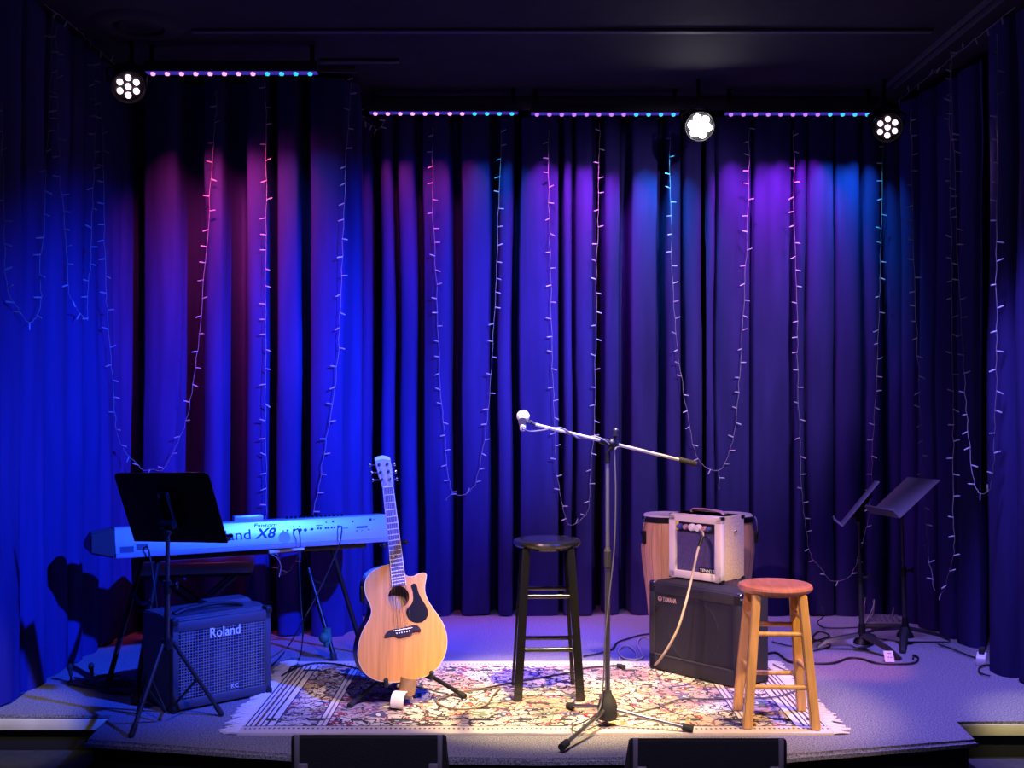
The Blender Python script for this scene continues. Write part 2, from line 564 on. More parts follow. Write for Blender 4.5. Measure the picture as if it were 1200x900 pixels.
for n_, x0, x1, y in ((2, -2.95, -1.83, 5.035), (3, 1.985, 3.15, 4.935)):
    z = -0.043 if n_ == 2 else -0.037
    obj('trim_%d' % n_, box(B(), ((x0 + x1) / 2, y, z), (x1 - x0, 0.02, 0.05), bev=0.003), 'nosing', kind='structure')
obj('floor_step', box(box(B(), (-2.40, 4.80, -0.25), (1.12, 0.48, 0.18), bev=0.008), (2.58, 4.70, -0.25), (1.15, 0.48, 0.18), bev=0.008), 'floor_low', kind='structure')
obj('floor_auditorium', box(B(), (0.1, 3.0, -0.37), (6.3, 9.6, 0.06)), 'floor_low', kind='structure')
obj('ceiling', box(B(), (0.1, 3.0, 3.46), (6.3, 9.6, 0.06)), 'ceiling', kind='structure')
obj('wall_back', box(B(), (0.1, 7.8, 1.55), (6.3, 0.08, 3.9)), 'wall', kind='structure')
obj('wall_left', box(B(), (-3.0, 3.0, 1.55), (0.08, 9.6, 3.9)), 'wall', kind='structure')
obj('wall_right', box(B(), (3.2, 3.0, 1.55), (0.08, 9.6, 3.9)), 'wall', kind='structure')
# ceiling strip, side rails, curtain fascia
p, q = P(225, 35, F / 217), P(1092, 35, F / 217)
obj('trim_4', box(B(), ((p.x + q.x) / 2, p.y, 3.422), (q.x - p.x, 0.045, 0.018), bev=0.003), 'ceiling_trim', kind='structure')
obj('trim_5', box(box(B(), (2.37, 6.2, 3.42), (0.02, 1.7, 0.02)), (2.43, 6.2, 3.42), (0.02, 1.7, 0.02)), 'ceiling_trim', kind='structure')
p, q = P(375, 68, 6.5), P(468, 68, 6.5)
obj('trim_6', rod(B(), (p.x, 6.5, 3.415), (q.x, 6.5, 3.415), 0.014), 'ceiling_trim', kind='structure')
obj('trim_7', box(B(), (0.72, 7.29, 3.375), (3.4, 0.03, 0.07), bev=0.004), 'board', kind='structure')
obj('trim_8', box(B(), (-1.66, 6.64, 3.41), (1.45, 0.03, 0.04), bev=0.004), 'board', kind='structure')


# ------------------------------------------------------------------ curtains
def curtain(name, p0, p1, z0, z1, folds, label, seed, du=0.008, dmax=0.24, nz=26, tail=None, group=None):
    """a gathered drape hung from p0 to p1 (x,y); folds = lit front faces [a,b] in metres along it, deep pleats between"""
    p0, p1 = Vector((*p0, 0)), Vector((*p1, 0))
    t = (p1 - p0)
    Ln = t.length
    t.normalize()
    n = Vector((t.y, -t.x, 0))          # towards the room
    rnd = random.Random(seed)
    fa = [max(0, a) for a, _ in folds]
    fb = [b for _, b in folds]
    amp = [rnd.uniform(0.75, 1.1) for _ in range(len(folds) + 1)]
    tilt = [rnd.uniform(-0.25, 0.25) for _ in folds]

    def prof(u, z):
        k = z / (z1 - z0)
        u = u + 0.020 * noise.noise((u * 1.3, z * 0.55, seed)) + 0.012 * noise.noise((u * 3, z * 0.9, seed + 5))
        d = -0.02
        for i, (a, b) in enumerate(folds):
            if a <= u <= b:
                s = 2 * (u - a) / (b - a) - 1
                d = -0.026 * abs(s) ** 2.2 + (b - a) * tilt[i] * 0.28 * s * (1 - s * s)
                break
        else:
            lo = max([b for b in fb if b <= u], default=-0.08)
            hi = min([a for a in fa if a >= u], default=Ln + 0.08)
            g = hi - lo
            s = (u - lo) / g if g > 0 else 0.5
            i = sum(1 for b in fb if b <= u)
            dep = min(dmax, 2.6 * g + 0.08) * amp[i]
            d = -0.026 - dep * math.sin(PI * min(1, max(0, s))) ** 0.42
        d *= 0.55 + 0.45 * min(1.0, (1 - k) * 4 + 0.1) if k > 0.75 else 1.0
        return d + 0.006 * noise.noise((u * 14, z * 1.4, seed + 9)) + 0.020 * noise.noise((u * 5, z * 0.5, seed + 3)) + 0.008 * noise.noise((u * 4, z * 2.2, seed + 4))

    bm = B()
    nu = int(Ln / du)
    rows = []
    for j in range(nz + 1):
        z = z0 + (z1 - z0) * j / nz
        row = []
        for i in range(nu + 1):
            u = Ln * i / nu
            row.append(bm.verts.new(p0 + t * u + n * prof(u, z) + Vector((0, 0, z + (0.006 * math.sin(u * 9 + seed) if j == 0 else 0)))))
        rows.append(row)
    for a, c in zip(rows, rows[1:]):
        for i in range(nu):
            bm.faces.new([a[i], a[i + 1], c[i + 1], c[i]])
    if tail:
        e = [r[-1] for r in rows]
        for k in range(1, 9):
            f = [bm.verts.new(v.co.lerp(Vector((tail[0], tail[1], v.co.z)), k / 8.0) + Vector((0.02 * math.sin(k * 1.6), 0, 0))) for v in [r[-1] for r in rows]]
            for j in range(nz):
                bm.faces.new([e[j], f[j], f[j + 1], e[j + 1]])
            e = f
    o = obj(name, bm, 'curtain', smooth=70)
    tag(o, label, 'curtain', group)
    return o


def px_folds(lst, D, x_start):
    return [((a - CX) / F * D - x_start, (b - CX) / F * D - x_start) for a, b in lst]


GC = 'velvet drapes around the stage'
DL = F / 194.0
DM = F / 177.0
xl0, xl1 = -2.42, -0.955
curtain('stage_curtain', (xl0, DL), (xl1, DL), 0.004, 3.38,
        px_folds([(126, 146), (166, 204), (236, 259), (287, 312), (324, 351), (364, 402)], DL, xl0),
        'rear velvet drape behind the keyboard, nearer than the drape beside it', 11, tail=(-1.0, DM - 0.05), group=GC)
xm0 = -1.12
curtain('stage_curtain', (xm0, DM), ((701 - CX) / F * DM, DM), 0.004, 3.31,
        px_folds([(408, 419.5), (420.5, 434), (446, 460), (467, 485), (495, 527), (541, 574), (585, 601), (610, 655), (661, 671), (675, 695)], DM, xm0),
        'long blue lit velvet drape hanging behind the guitar and the black stool', 12, group=GC)
xm1 = (706 - CX) / F * DM
curtain('stage_curtain', (xm1, DM + 0.03), ((826 - CX) / F * DM, DM + 0.03), 0.004, 3.31,
        px_folds([(709, 727), (741, 772), (784, 800), (805, 825)], DM, xm1),
        'narrow velvet drape behind the microphone boom and the left drum', 13, dmax=0.2, group=GC)
xm2 = (828 - CX) / F * DM
curtain('stage_curtain', (xm2, DM), (2.62, DM), 0.004, 3.31,
        px_folds([(827, 838), (840, 880), (884, 926), (931, 944), (947, 978), (981, 1010), (1016, 1036), (1043, 1066)], DM, xm2),
        'dim velvet drape behind the wooden stool, its hem in front of the mixer', 14, dmax=0.09, group=GC)


def even_folds(L, wl, seed, front=0.72):
    rnd = random.Random(seed)
    u, o = 0.02, []
    while u < L:
        q = wl * rnd.uniform(0.7, 1.3)
        o.append((u, u + q * front))
        u += q
    return o


curtain('stage_curtain', (-2.36, 3.9), (-2.36, DL), 0.004, 3.40, even_folds(2.9, 0.24, 4, 0.86), 'side velvet drape along the left wall, with two short light loops', 15, du=0.012, dmax=0.05, group=GC)
curtain('stage_curtain', (2.525, DM - 0.07), (2.66, 6.28), 0.004, 3.36, even_folds(1.3, 0.2, 5, 0.8), 'side velvet drape closing the right rear corner behind the music stands', 16, dmax=0.06, group=GC)
curtain('stage_curtain', (2.50, 5.90), (2.68, 5.0), 0.004, 3.40, even_folds(1.0, 0.2, 6, 0.8), 'nearest dark drape at the right edge of the stage', 17, dmax=0.05, group=GC)
curtain('stage_curtain', (2.71, 6.22), (2.75, 5.75), 0.004, 3.40, even_folds(0.8, 0.2, 8, 0.8), 'dark drape half hidden by the nearest drape on the right', 18, dmax=0.05, group=GC)


# ------------------------------------------------------------------ string lights
def bulb_mesh():
    bm = B()
    rod(bm, (0, 0, 0), (0, 0, 0.016), 0.0034, 0.0034, 6)
    rod(bm, (0, 0, 0.016), (0, 0, 0.036), 0.0042, 0.0030, 6)
    return bm


_bulb = None


def string_light(label, runs, seed, spacing=0.105):
    """runs: list of 3D control polylines"""
    global _bulb
    rnd = random.Random(seed)
    top = max((p for r in runs for p in r), key=lambda v: v.z)
    root = empty('string_light', tuple(top), 0, label, 'string light', 'strings of unlit mini lights on the drapes')
    bmc = B()
    spots_ = []
    for r in runs:
        path = smooth_path(r, 7)
        path = [p + Vector((rnd.uniform(-1, 1) * 0.005, rnd.uniform(-1, 1) * 0.004, 0)) for p in path]
        tube(bmc, path, 0.0019, 5)
        acc = rnd.uniform(0, spacing)
        for a, c in zip(path, path[1:]):
            l = (c - a).length
            while acc < l:
                spots_.append((a.lerp(c, acc / l), (c - a).normalized()))
                acc += spacing * rnd.uniform(0.82, 1.18)
            acc -= l
    obj('cable', bmc, 'string_wire', root, world=True)
    for p, d in spots_:
        side = 1 if rnd.random() < 0.5 else -1
        v = Vector((side * rnd.uniform(0.7, 1), rnd.uniform(-0.5, 0.1), rnd.uniform(-0.45, 0.35))) if abs(d.z) > 0.5 else Vector((rnd.uniform(-.6, .6), rnd.uniform(-.3, .1), rnd.choice((-1, -1, 1))))
        q = v.normalized().to_track_quat('Z', 'Y')
        if _bulb is None:
            _bulb = obj('mini_bulb', bulb_mesh(), 'bulb', root)
            _bulb.rotation_mode = 'QUATERNION'
            _bulb.location = p - top
            _bulb.rotation_quaternion = q
        else:
            inst(_bulb, 'mini_bulb', p - top, root, q)
    return root


DLs, DMs = DL - 0.03, DM - 0.03
XLs, XRs = -2.33, 2.47


def onD(D, lst):
    return [P(x, y, D) for x, y in lst]


def onX(X, lst):
    return [X_(x, X, y) for x, y in lst]


string_light('leftmost light loop on the left side drape, ending above the stage edge', [onX(XLs, [(2, 118), (4, 230), (8, 330), (22, 364), (36, 378), (48, 356), (46, 315), (52, 260), (54, 190), (60, 90), (62, 14)])], 1)
string_light('second light loop on the left side drape, beside the leftmost loop', [onX(XLs, [(66, 30), (69, 180), (76, 260), (79, 330), (84, 352), (102, 375), (102, 350), (107, 300), (109, 230), (112, 150), (110, 70)])], 2)
lp = onX(XLs, [(117, 65), (121, 200), (123, 310), (126, 370), (131, 440)])
string_light('widest light swag at left, dipping behind the black music desk', [lp + [P(137, 505, 6.52), P(146, 528, 6.6)] + onD(DLs, [(158, 541), (168, 551), (179, 550), (190, 551), (201, 533), (218, 493), (229, 430), (238, 340), (246, 230), (251, 160), (254, 106)])], 3)
string_light('light string falling straight down behind the keyboard logo', [onD(DLs, [(311, 96), (312, 200), (311, 330), (311, 450), (312, 560), (313, 620), (319, 640), (328, 655), (327, 672), (340, 668), (358, 635), (367, 600), (376, 555), (388, 480), (396, 420), (400, 330), (404, 220), (408, 150), (413, 84)])], 4)
string_light('light swag on the drape between the guitar neck and the black stool', [onD(DMs, [(507, 150), (507, 240), (511, 320), (515, 430), (520, 500), (526, 560), (531, 577), (543, 580), (556, 569), (562, 545), (570, 500), (576, 430), (581, 340), (584, 240), (588, 152)]), onD(DMs, [(531, 577), (526, 581), (523, 586)])], 5)
string_light('light swag hanging just above the black stool seat', [onD(DMs, [(643, 152), (643, 230), (645, 310), (647, 420), (650, 490), (652, 550), (657, 583), (662, 602), (667, 615), (680, 610), (690, 595), (692, 560), (697, 480), (698, 380), (700, 280), (702, 210), (703, 142)])], 6)
string_light('light swag behind the tip of the microphone boom', [onD(DMs, [(785, 155), (786, 230), (788, 320), (794, 410), (803, 470), (812, 520), (819, 538), (828, 548), (842, 551), (852, 538), (861, 505), (867, 440), (871, 370), (874, 310), (877, 230), (878, 150)]), onD(DMs, [(842, 551), (843, 560), (842, 573)])], 7)
string_light('light swag behind the wooden stool, its low end beside the music stands', [onD(DMs, [(930, 152), (931, 250), (934, 350), (935, 440), (938, 520), (940, 580), (945, 620), (950, 650), (963, 668), (976, 681), (997, 674), (1008, 645), (1017, 610), (1021, 565), (1023, 520), (1027, 440), (1031, 340), (1033, 250), (1035, 165)])], 8)
string_light('light swag in the right rear corner falling behind the tilted music desk', [onX(2.43, [(1068, 128), (1069, 240), (1072, 330), (1076, 430), (1080, 500), (1082, 570), (1086, 620), (1089, 655), (1095, 692)])], 9)
string_light('straight light string on the right side drape, inner one of a close pair', [onX(XRs, [(1113, 75), (1113, 180), (1115, 300), (1116, 420), (1117, 510), (1117, 580), (1118, 640), (1113, 668), (1107, 690), (1101, 697)])], 10)
string_light('rightmost light swag with a long narrow loop on the right side drape', [onX(XRs, [(1114, 60), (1118, 180), (1123, 310), (1127, 390), (1131, 460), (1137, 530), (1144, 572), (1157, 577), (1164, 552), (1166, 500), (1168, 420), (1168, 330), (1169, 200), (1168, 40)])], 11)
string_light('light string running along the ceiling edge above the left side drape', [onX(-2.33, [(52, 5), (82, 27), (107, 50), (128, 70), (137, 78)])], 12, 0.16)
string_light('light string running along the ceiling edge above the right side drape', [onX(2.47, [(1190, 8), (1148, 42), (1120, 64), (1098, 82), (1070, 104), (1048, 122)])], 13, 0.16)
string_light('short bunched end of a light string beside the first LED bar of the rear row', [onD(DM - 0.12, [(421, 128), (424, 140), (436, 147), (442, 152), (447, 148), (452, 140)])], 14, 0.05)


# ------------------------------------------------------------------ LED bars and par lights
def led_bar(cx, cy, D, length, label, pinkmat, pink, cyan, e_pink, e_cyan, dy=0.235):
    c = P(cx, cy, D)
    root = empty('led_bar', tuple(c), 0, label, 'stage light', 'LED bars along the ceiling')
    bm = B()
    prism(bm, [(-0.028, 0.0), (0.028, 0.0), (0.034, 0.02), (0.034, 0.055), (-0.034, 0.055), (-0.034, 0.02)], -length / 2, length / 2, rz(R(90)))
    h = obj('housing', bm, 'led_body', root)
    obj('lens_strip', box(B(), (0, 0, -0.003), (length * 0.995, 0.05, 0.006)), 'led_lens_strip', root)
    for s in (-1, 1):
        b = B()
        box(b, (s * (length / 2 - 0.03), 0, 0.10), (0.025, 0.004, 0.10))
        box(b, (s * (length / 2 - 0.03), 0, 0.148), (0.04, 0.04, 0.004))
        obj('bracket', b, 'black_metal', root)
    src = {}
    for i in range(12):
        x = -length / 2 + length * (i + 0.5) / 12
        k = pinkmat if i < 8 else 'led_cyan'
        if k not in src:
            b = B()
            lathe(b, [(0.0, -0.018), (0.010, -0.016), (0.0135, -0.009), (0.0145, 0.0)], 12)
            src[k] = obj('led', b, k, root)
            src[k].location = (x, -0.012, -0.004)
        else:
            inst(src[k], 'led', (x, -0.012, -0.004), root)
        if i % 2 == 1:
            cl, en = (pink, e_pink) if i < 8 else (cyan, e_cyan)
            l = spot('led_beam', (c.x + x, c.y - 0.012, c.z - 0.03), (c.x + x * 1.06, c.y + dy, c.z - 1.05), en, cl, 66, 1.0, 0.012)
    return root


led_bar(272, 85, 6.19, 0.955, 'LED bar over the drape at left, separate from the rear row', 'led_pink', (1.0, 0.08, 0.25), (0.03, 0.3, 1.0), 60, 14, 0.62)
led_bar(520, 132, 7.13, 0.955, 'first LED bar of the rear row, above the guitar', 'led_pink', (1.0, 0.10, 0.30), (0.03, 0.45, 1.0), 26, 22)
led_bar(709, 133, 7.13, 0.955, 'middle LED bar of the rear row, above the microphone', 'led_purple', (0.75, 0.10, 1.0), (0.03, 0.5, 1.0), 62, 66)
led_bar(936, 133, 7.13, 0.955, 'last LED bar of the rear row, between two round lights', 'led_purple', (0.75, 0.08, 1.0), (0.03, 0.4, 1.0), 62, 60)


def par(px, py, D, label, lens, aim, energy, color, angle, roll=0.0):
    c = P(px, py, D)
    d = (Vector(aim) - c).normalized()
    top = Vector((c.x, c.y + 0.06, 3.43))
    root = empty('par_light', tuple(c), 0, label, 'stage light', 'round LED lights under the ceiling')
    q = (-d).to_track_quat('Z', 'Y').to_matrix().to_4x4()
    mt = T(c) @ q                      # local +z backwards, -z out of the lens
    bm = B()
    lathe(bm, [(0.0, 0.10), (0.06, 0.10), (0.085, 0.06), (0.09, 0.0), (0.095, -0.02), (0.088, -0.02), (0.084, 0.004), (0.0, 0.006)], 28, mt)
    obj('can', bm, 'black_metal', root, world=True)
    yk = B()
    tube(yk, [c + (mt.to_3x3() @ Vector((0.1, 0, 0.03))), c + (mt.to_3x3() @ Vector((0.11, 0, 0.03))) + Vector((0, 0, 0.07)), Vector((c.x, c.y + 0.06, c.z + 0.15)),
              c + (mt.to_3x3() @ Vector((-0.11, 0, 0.03))) + Vector((0, 0, 0.07)), c + (mt.to_3x3() @ Vector((-0.1, 0, 0.03)))], 0.008, 6)
    rod(yk, (c.x, c.y + 0.06, c.z + 0.15), (c.x, c.y + 0.06, 3.43), 0.012)
    obj('yoke', yk, 'black_metal', root, world=True)
    src = None
    lr = 0.024 if lens == 'led_hot' else 0.0165
    for i in range(7):
        a = roll + i * PI / 3
        l = Vector((0, 0, -0.012)) if i == 6 else Vector((0.050 * math.cos(a), 0.050 * math.sin(a), -0.012))
        p = mt @ l
        if src is None:
            b = B()
            lathe(b, [(0.0, -0.006), (0.011, -0.004), (lr, 0.0), (lr, 0.012)], 16, q)
            src = obj('led', b, lens, root)
            src.location = p - c
        else:
            inst(src, 'led', p - c, root)
    spot('par_beam', tuple(mt @ Vector((0, 0, -0.05))), aim, energy, color, angle, 0.7, 0.05)
    return root


par(150, 101, 6.13, 'round seven-LED light at left, turned toward the front', 'led_white', (-0.3, 3.0, 0.6), 60, (1.0, 0.35, 0.7), 50, 0.4)
par(820, 148, 6.85, 'round seven-LED light shining straight out, brightest of the three', 'led_hot', (0.3, 1.0, 1.3), 140, (1.0, 0.8, 0.95), 60, 0.2)
par(1040, 149, 6.85, 'round seven-LED light at the right end of the LED row', 'led_white', (1.4, 2.0, 0.9), 60, (1.0, 0.5, 0.9), 50, 0.5)
# pink spill from the left round light onto the folds behind it
spot('par_spill', (-2.1, 6.05, 3.15), (-0.9, 6.8, 2.2), 40, (1.0, 0.08, 0.40), 65, 0.9, 0.05)

# round ceiling vent
c = P(162, 28, F / 220)
root = empty('ceiling_vent', (c.x, c.y, 3.43), 0, 'round black vent ring in the ceiling at the upper left', 'vent')
obj('flange', lathe(B(), [(0.13, 0.0), (0.135, -0.02), (0.16, -0.028), (0.22, -0.014), (0.245, 0.0)], 40), 'ceiling', root)
obj('cone', lathe(B(), [(0.132, -0.002), (0.10, -0.016), (0.07, -0.004), (0.0, -0.004)], 40), 'black', root)


# ------------------------------------------------------------------ rug
rcx, rcy, rw, rh = 0.10, 5.375, 1.27, 0.655
root = empty('rug', (rcx, rcy, 0), 0, 'cream oriental rug with dark floral pattern and fringed ends', 'rug')
bm = B()
nx, ny = 60, 30
g = [[bm.verts.new((-rw + 2 * rw * i / nx, -rh + 2 * rh * j / ny, 0.011 + 0.002 * noise.noise((i * 0.3, j * 0.3, 2)))) for i in range(nx + 1)] for j in range(ny + 1)]
for j in range(ny):
    for i in range(nx):
        bm.faces.new([g[j][i], g[j][i + 1], g[j + 1][i + 1], g[j + 1][i]])
bd = [e for e in bm.edges if e.is_boundary]
r = bmesh.ops.extrude_edge_only(bm, edges=bd)
for v in [v for v in r['geom'] if isinstance(v, bmesh.types.BMVert)]:
    v.co.z = 0.001
obj('pile', bm, 'rug', root)
fr = B()
rnd = random.Random(3)
for s in (-1, 1):
    y = -rh + 0.01
    while y < rh:
        ln = rnd.uniform(0.05, 0.10)
        dy = rnd.uniform(-0.03, 0.03)
        x0 = s * rw
        tube(fr, [(x0, y, 0.008), (x0 + s * ln * 0.5, y + dy * 0.3, 0.010), (x0 + s * ln, y + dy, 0.005)], [0.006, 0.007, 0.004], 5)
        y += rnd.uniform(0.010, 0.018)
obj('fringe', fr, 'fringe', root, kind='stuff')


# ------------------------------------------------------------------ stools
def stool(name, loc, rot, h, label, seat_m, leg_m, seat_r, foot, top, heights_f, heights_s, rr=0.011):
    root = empty(name, loc, rot, label, 'stool')
    th = 0.034
    prof = [(0, h - th), (seat_r - 0.012, h - th), (seat_r - 0.003, h - th + 0.008), (seat_r, h - th / 2), (seat_r - 0.004, h - 0.006), (seat_r - 0.014, h - 0.001), (seat_r - 0.05, h), (0, h - 0.003)]
    obj('seat', lathe(B(), prof, 48), seat_m, root)
    obj('apron', lathe(B(), [(0, h - th - 0.016), (seat_r * 0.62, h - th - 0.016), (seat_r * 0.66, h - th), (0, h - th)], 32), leg_m, root)
    for sx, sy in ((-1, -1), (1, -1), (1, 1), (-1, 1)):
        b = B()
        w0, w1 = 0.0205, 0.0185
        fb, ft = Vector((sx * foot, sy * foot, 0)), Vector((sx * top, sy * top, h - th))
        sq = lambda c, w: [c + Vector((a * w, d * w, 0)) for a, d in ((-1, -1), (1, -1), (1, 1), (-1, 1))]
        quad_prism(b, sq(fb, w0), sq(ft, w1))
        bmesh.ops.bevel(b, geom=b.edges[:], offset=0.004, segments=2, affect='EDGES')
        obj('leg', b, leg_m, root)
    at = lambda z: foot + (top - foot) * z / (h - th)
    for z in heights_f:
        for s in (-1, 1):
            a = at(z)
            obj('rung', rod(B(), (-a, s * a, z), (a, s * a, z), rr, seg=14), leg_m, root)
    for z in heights_s:
        for s in (-1, 1):
            a = at(z)
            obj('rung', rod(B(), (s * a, -a, z), (s * a, a, z), rr, seg=14), leg_m, root)
    return root


bs = G(641, 814)
stool('bar_stool', (bs.x, bs.y, 0.012), R(2), 0.745, 'black round-seat wooden stool standing on the rug', 'stool_black', 'stool_black', 0.166, 0.148, 0.105, (0.235, 0.485), (0.17, 0.42))
ws = G(907, 846)
stool('bar_stool', (ws.x + 0.005, ws.y, 0.012), R(-3), 0.605, 'oak wooden stool with reddish seat on the right of the rug', 'stool_seat', 'stool_wood', 0.163, 0.145, 0.098, (0.175, 0.40), (0.235, 0.46))


# ------------------------------------------------------------------ music stands
def music_stand(base, c, yaw, tilt, roll, Wd, Hd, lip, label, hub_z, legs, style, dm, pole_top=None, slim=False):
    root = empty('music_stand', (base[0], base[1], 0), 0, label, 'music stand')
    wv = Vector((math.cos(yaw), math.sin(yaw), 0))
    nv = Vector((math.sin(yaw), -math.cos(yaw), 0))
    uv = math.cos(tilt) * Vector((0, 0, 1)) + math.sin(tilt) * nv
    w2 = math.cos(roll) * wv + math.sin(roll) * uv
    u2 = -math.sin(roll) * wv + math.cos(roll) * uv
    y2 = u2.cross(w2)
    mt = Matrix((w2, y2, u2)).transposed().to_4x4()
    mt.translation = Vector(c)
    b = B()
    rc = 0.025 if not slim else 0.004
    o_ = []
    for sx, sz, a0 in ((1, 1, 0), (-1, 1, 90), (-1, -1, 180), (1, -1, 270)):
        rr_ = rc if sz > 0 else 0.004
        for k in range(5):
            a = R(a0 + k * 22.5)
            o_.append((sx * (Wd / 2 - rr_) + rr_ * math.cos(a), sz * (Hd / 2 - rr_) + rr_ * math.sin(a)))
    prism(b, o_, -0.002, 0.002, mt)
    d = obj('desk', b, dm, root, world=True)
    b = B()
    box(b, (0, lip * 0.028, -Hd / 2 + 0.001), (Wd * 0.96, 0.056, 0.003), mt)
    box(b, (0, lip * 0.056, -Hd / 2 + 0.006), (Wd * 0.96, 0.003, 0.012), mt)
    obj('lip', b, dm, d, world=True)
    b = B()
    back = -lip
    box(b, (0, back * 0.012, -0.01), (0.055, 0.02, 0.19), mt, bev=0.004)
    box(b, (-0.022, back * 0.026, 0.0), (0.004, 0.014, 0.16), mt)
    box(b, (0.022, back * 0.026, 0.0), (0.004, 0.014, 0.16), mt)
    for sx, sz in ((-0.035, 0.07), (0.035, 0.07), (-0.035, -0.07), (0.06, -0.06)):
        ball(b, mt @ Vector((sx, back * 0.006, sz)), 0.005, 8)
    obj('bracket', b, 'black_metal', root, world=True)
    piv = mt @ Vector((0, back * 0.045, -0.06))
    b = B()
    rod(b, piv - w2 * 0.035, piv + w2 * 0.035, 0.019, seg=16)
    ball(b, piv + Vector((0, 0, -0.03)), 0.02, 12)
    obj('tilt_joint', b, 'black_metal', root, world=True)
    pt = pole_top or piv + Vector((0, 0, -0.02))
    bx = Vector((base[0], base[1], hub_z))
    b = B()
    zmid = hub_z + (pt.z - hub_z) * 0.5
    pm = bx.lerp(pt, 0.5)
    rod(b, bx + Vector((0, 0, -0.03)), pm, 0.0125 if not slim else 0.0135)
    rod(b, pm, pt, 0.0095 if not slim else 0.0085)
    obj('pole', b, 'stand_tube', root, world=True)
    b = B()
    rod(b, pm + Vector((0, 0, -0.03)), pm + Vector((0, 0, 0.025)), 0.018)
    rod(b, pm + Vector((0.015, -0.005, 0.0)), pm + Vector((0.04, -0.015, 0.006)), 0.008)
    ball(b, pm + Vector((0.047, -0.018, 0.008)), 0.014, 10, (0.6, 1, 1.3))
    obj('clutch', b, 'black_metal', root, world=True, label='height clutch with thumb screw')
    b = B()
    if style == 'tripod':
        rod(b, bx + Vector((0, 0, -0.02)), bx + Vector((0, 0, 0.02)), 0.03, 0.026, 16)
    else:
        lathe(b, [(0.0, 0.07), (0.018, 0.07), (0.022, 0.0), (0.045, -0.025), (0.05, -0.045), (0, -0.045)], 20, T(bx))
    obj('hub', b, 'black_metal', root, world=True)
    for ang, rl in legs:
        dv = Vector((math.cos(R(ang)), math.sin(R(ang)), 0))
        b = B()
        if style == 'tripod':
            s_ = bx + dv * 0.028
            e_ = Vector((base[0], base[1], 0.010)) + dv * rl
            rod(b, s_, e_, 0.0095)
            lg = obj('leg', b, 'stand_tube', root, world=True)
            obj('rubber_foot', ball(rod(B(), e_.lerp(s_, 0.12), e_, 0.0125), e_, 0.0125, 10), 'rubber', lg, world=True)
            m_ = s_.lerp(e_, 0.5)
            obj('brace', rod(B(), m_, Vector((base[0], base[1], 0.055)) + dv * 0.012, 0.006), 'black_metal', root, world=True)
        else:
            mt2 = T(Vector((base[0], base[1], 0))) @ rz(R(ang))
            prf = [(0.02, hub_z - 0.005, 0.026), (0.10, hub_z - 0.022, 0.024), (0.20, hub_z * 0.45, 0.021), (rl, 0.004, 0.017)]
            rings = []
            for x, z, wd in prf:
                hh = 0.020 if x < rl else 0.012
                rings.append([b.verts.new(mt2 @ Vector((x, sy * wd, z + (hh if up else 0)))) for sy, up in ((-1, 0), (1, 0), (0.6, 1), (-0.6, 1))])
            b.faces.new(rings[0][::-1])
            b.faces.new(rings[-1])
            for r0, r1 in zip(rings, rings[1:]):
                for k in range(4):
                    b.faces.new([r0[k], r0[(k + 1) % 4], r1[(k + 1) % 4], r1[k]])
            obj('leg', b, 'stand_tube', root, world=True)
    return root


music_stand((-1.525, 4.90), (-1.506, 4.89, 0.9535), -0.369, 0.374, 0.035, 0.51, 0.34, 1, 'black music stand with wide desk in front of the keyboard amp', 0.355, ((-112, 0.225), (28, 0.24), (140, 0.225)), 'tripod', 'desk')
music_stand((2.0, 6.34), (1.984, 6.34, 0.842), -1.878, -0.659, 0.071, 0.46, 0.32, -1, 'music stand with desk seen edge-on, its foot under a white paper tag', 0.085, ((172, 0.25), (-62, 0.28), (55, 0.27)), 'cast', 'desk_grey', slim=True)
music_stand((2.31, 6.52), (2.296, 6.50, 0.863), -1.56, -0.835, 0.054, 0.46, 0.32, -1, 'music stand with tilted charcoal desk showing its face, rightmost of all', 0.085, ((8, 0.28), (128, 0.28), (-112, 0.28)), 'cast', 'desk_grey', slim=True)

# ------------------------------------------------------------------ keyboard, its stand, bench
kL, kR = F / 236.0, F / 210.0
kp0 = P(135, 655, kL)
kp1 = P(455, 634, kR)
kz = 0.64
ka = math.atan2(kp1.y - kp0.y, kp1.x - kp0.x)
kw = math.hypot(kp1.y - kp0.y, kp1.x - kp0.x)
root = empty('keyboard', (kp0.x, kp0.y, kz), ka, 'long silver stage keyboard with dark end caps, seen from behind', 'keyboard')
kd, kh = 0.34, 0.150
bm = B()
pr = [(0.0, 0.022), (0.008, 0.020), (0.045, kh), (0.15, kh - 0.005), (kd, 0.075), (kd, 0.012), (0.30, 0.0), (0.03, 0.0)]   # (y, z)
mt = Matrix(((0, 1, 0, 0), (1, 0, 0, 0), (0, 0, 1, 0), (0, 0, 0, 1)))     # prism x->y, extrude y->x
prism(bm, pr, 0.004, kw - 0.004, mt)
body = obj('body', bm, 'silver_low', root)
PT = T((0, 0.0, 0.020)) @ Matrix.Rotation(R(-14), 4, 'X') @ T((0, 0, -0.020))        # lean added so the panel mirrors the blue lamp
panel = obj('rear_panel', box(B(), (kw / 2, 0.006, kh / 2 + 0.012), (kw - 0.004, 0.012, kh - 0.024), PT, bev=0.003), 'silver', root, label='pale silver rear connector panel')
obj('rear_rail', box(B(), (kw / 2, 0.012, 0.012), (kw - 0.004, 0.03, 0.024), bev=0.006), 'silver_low', root)
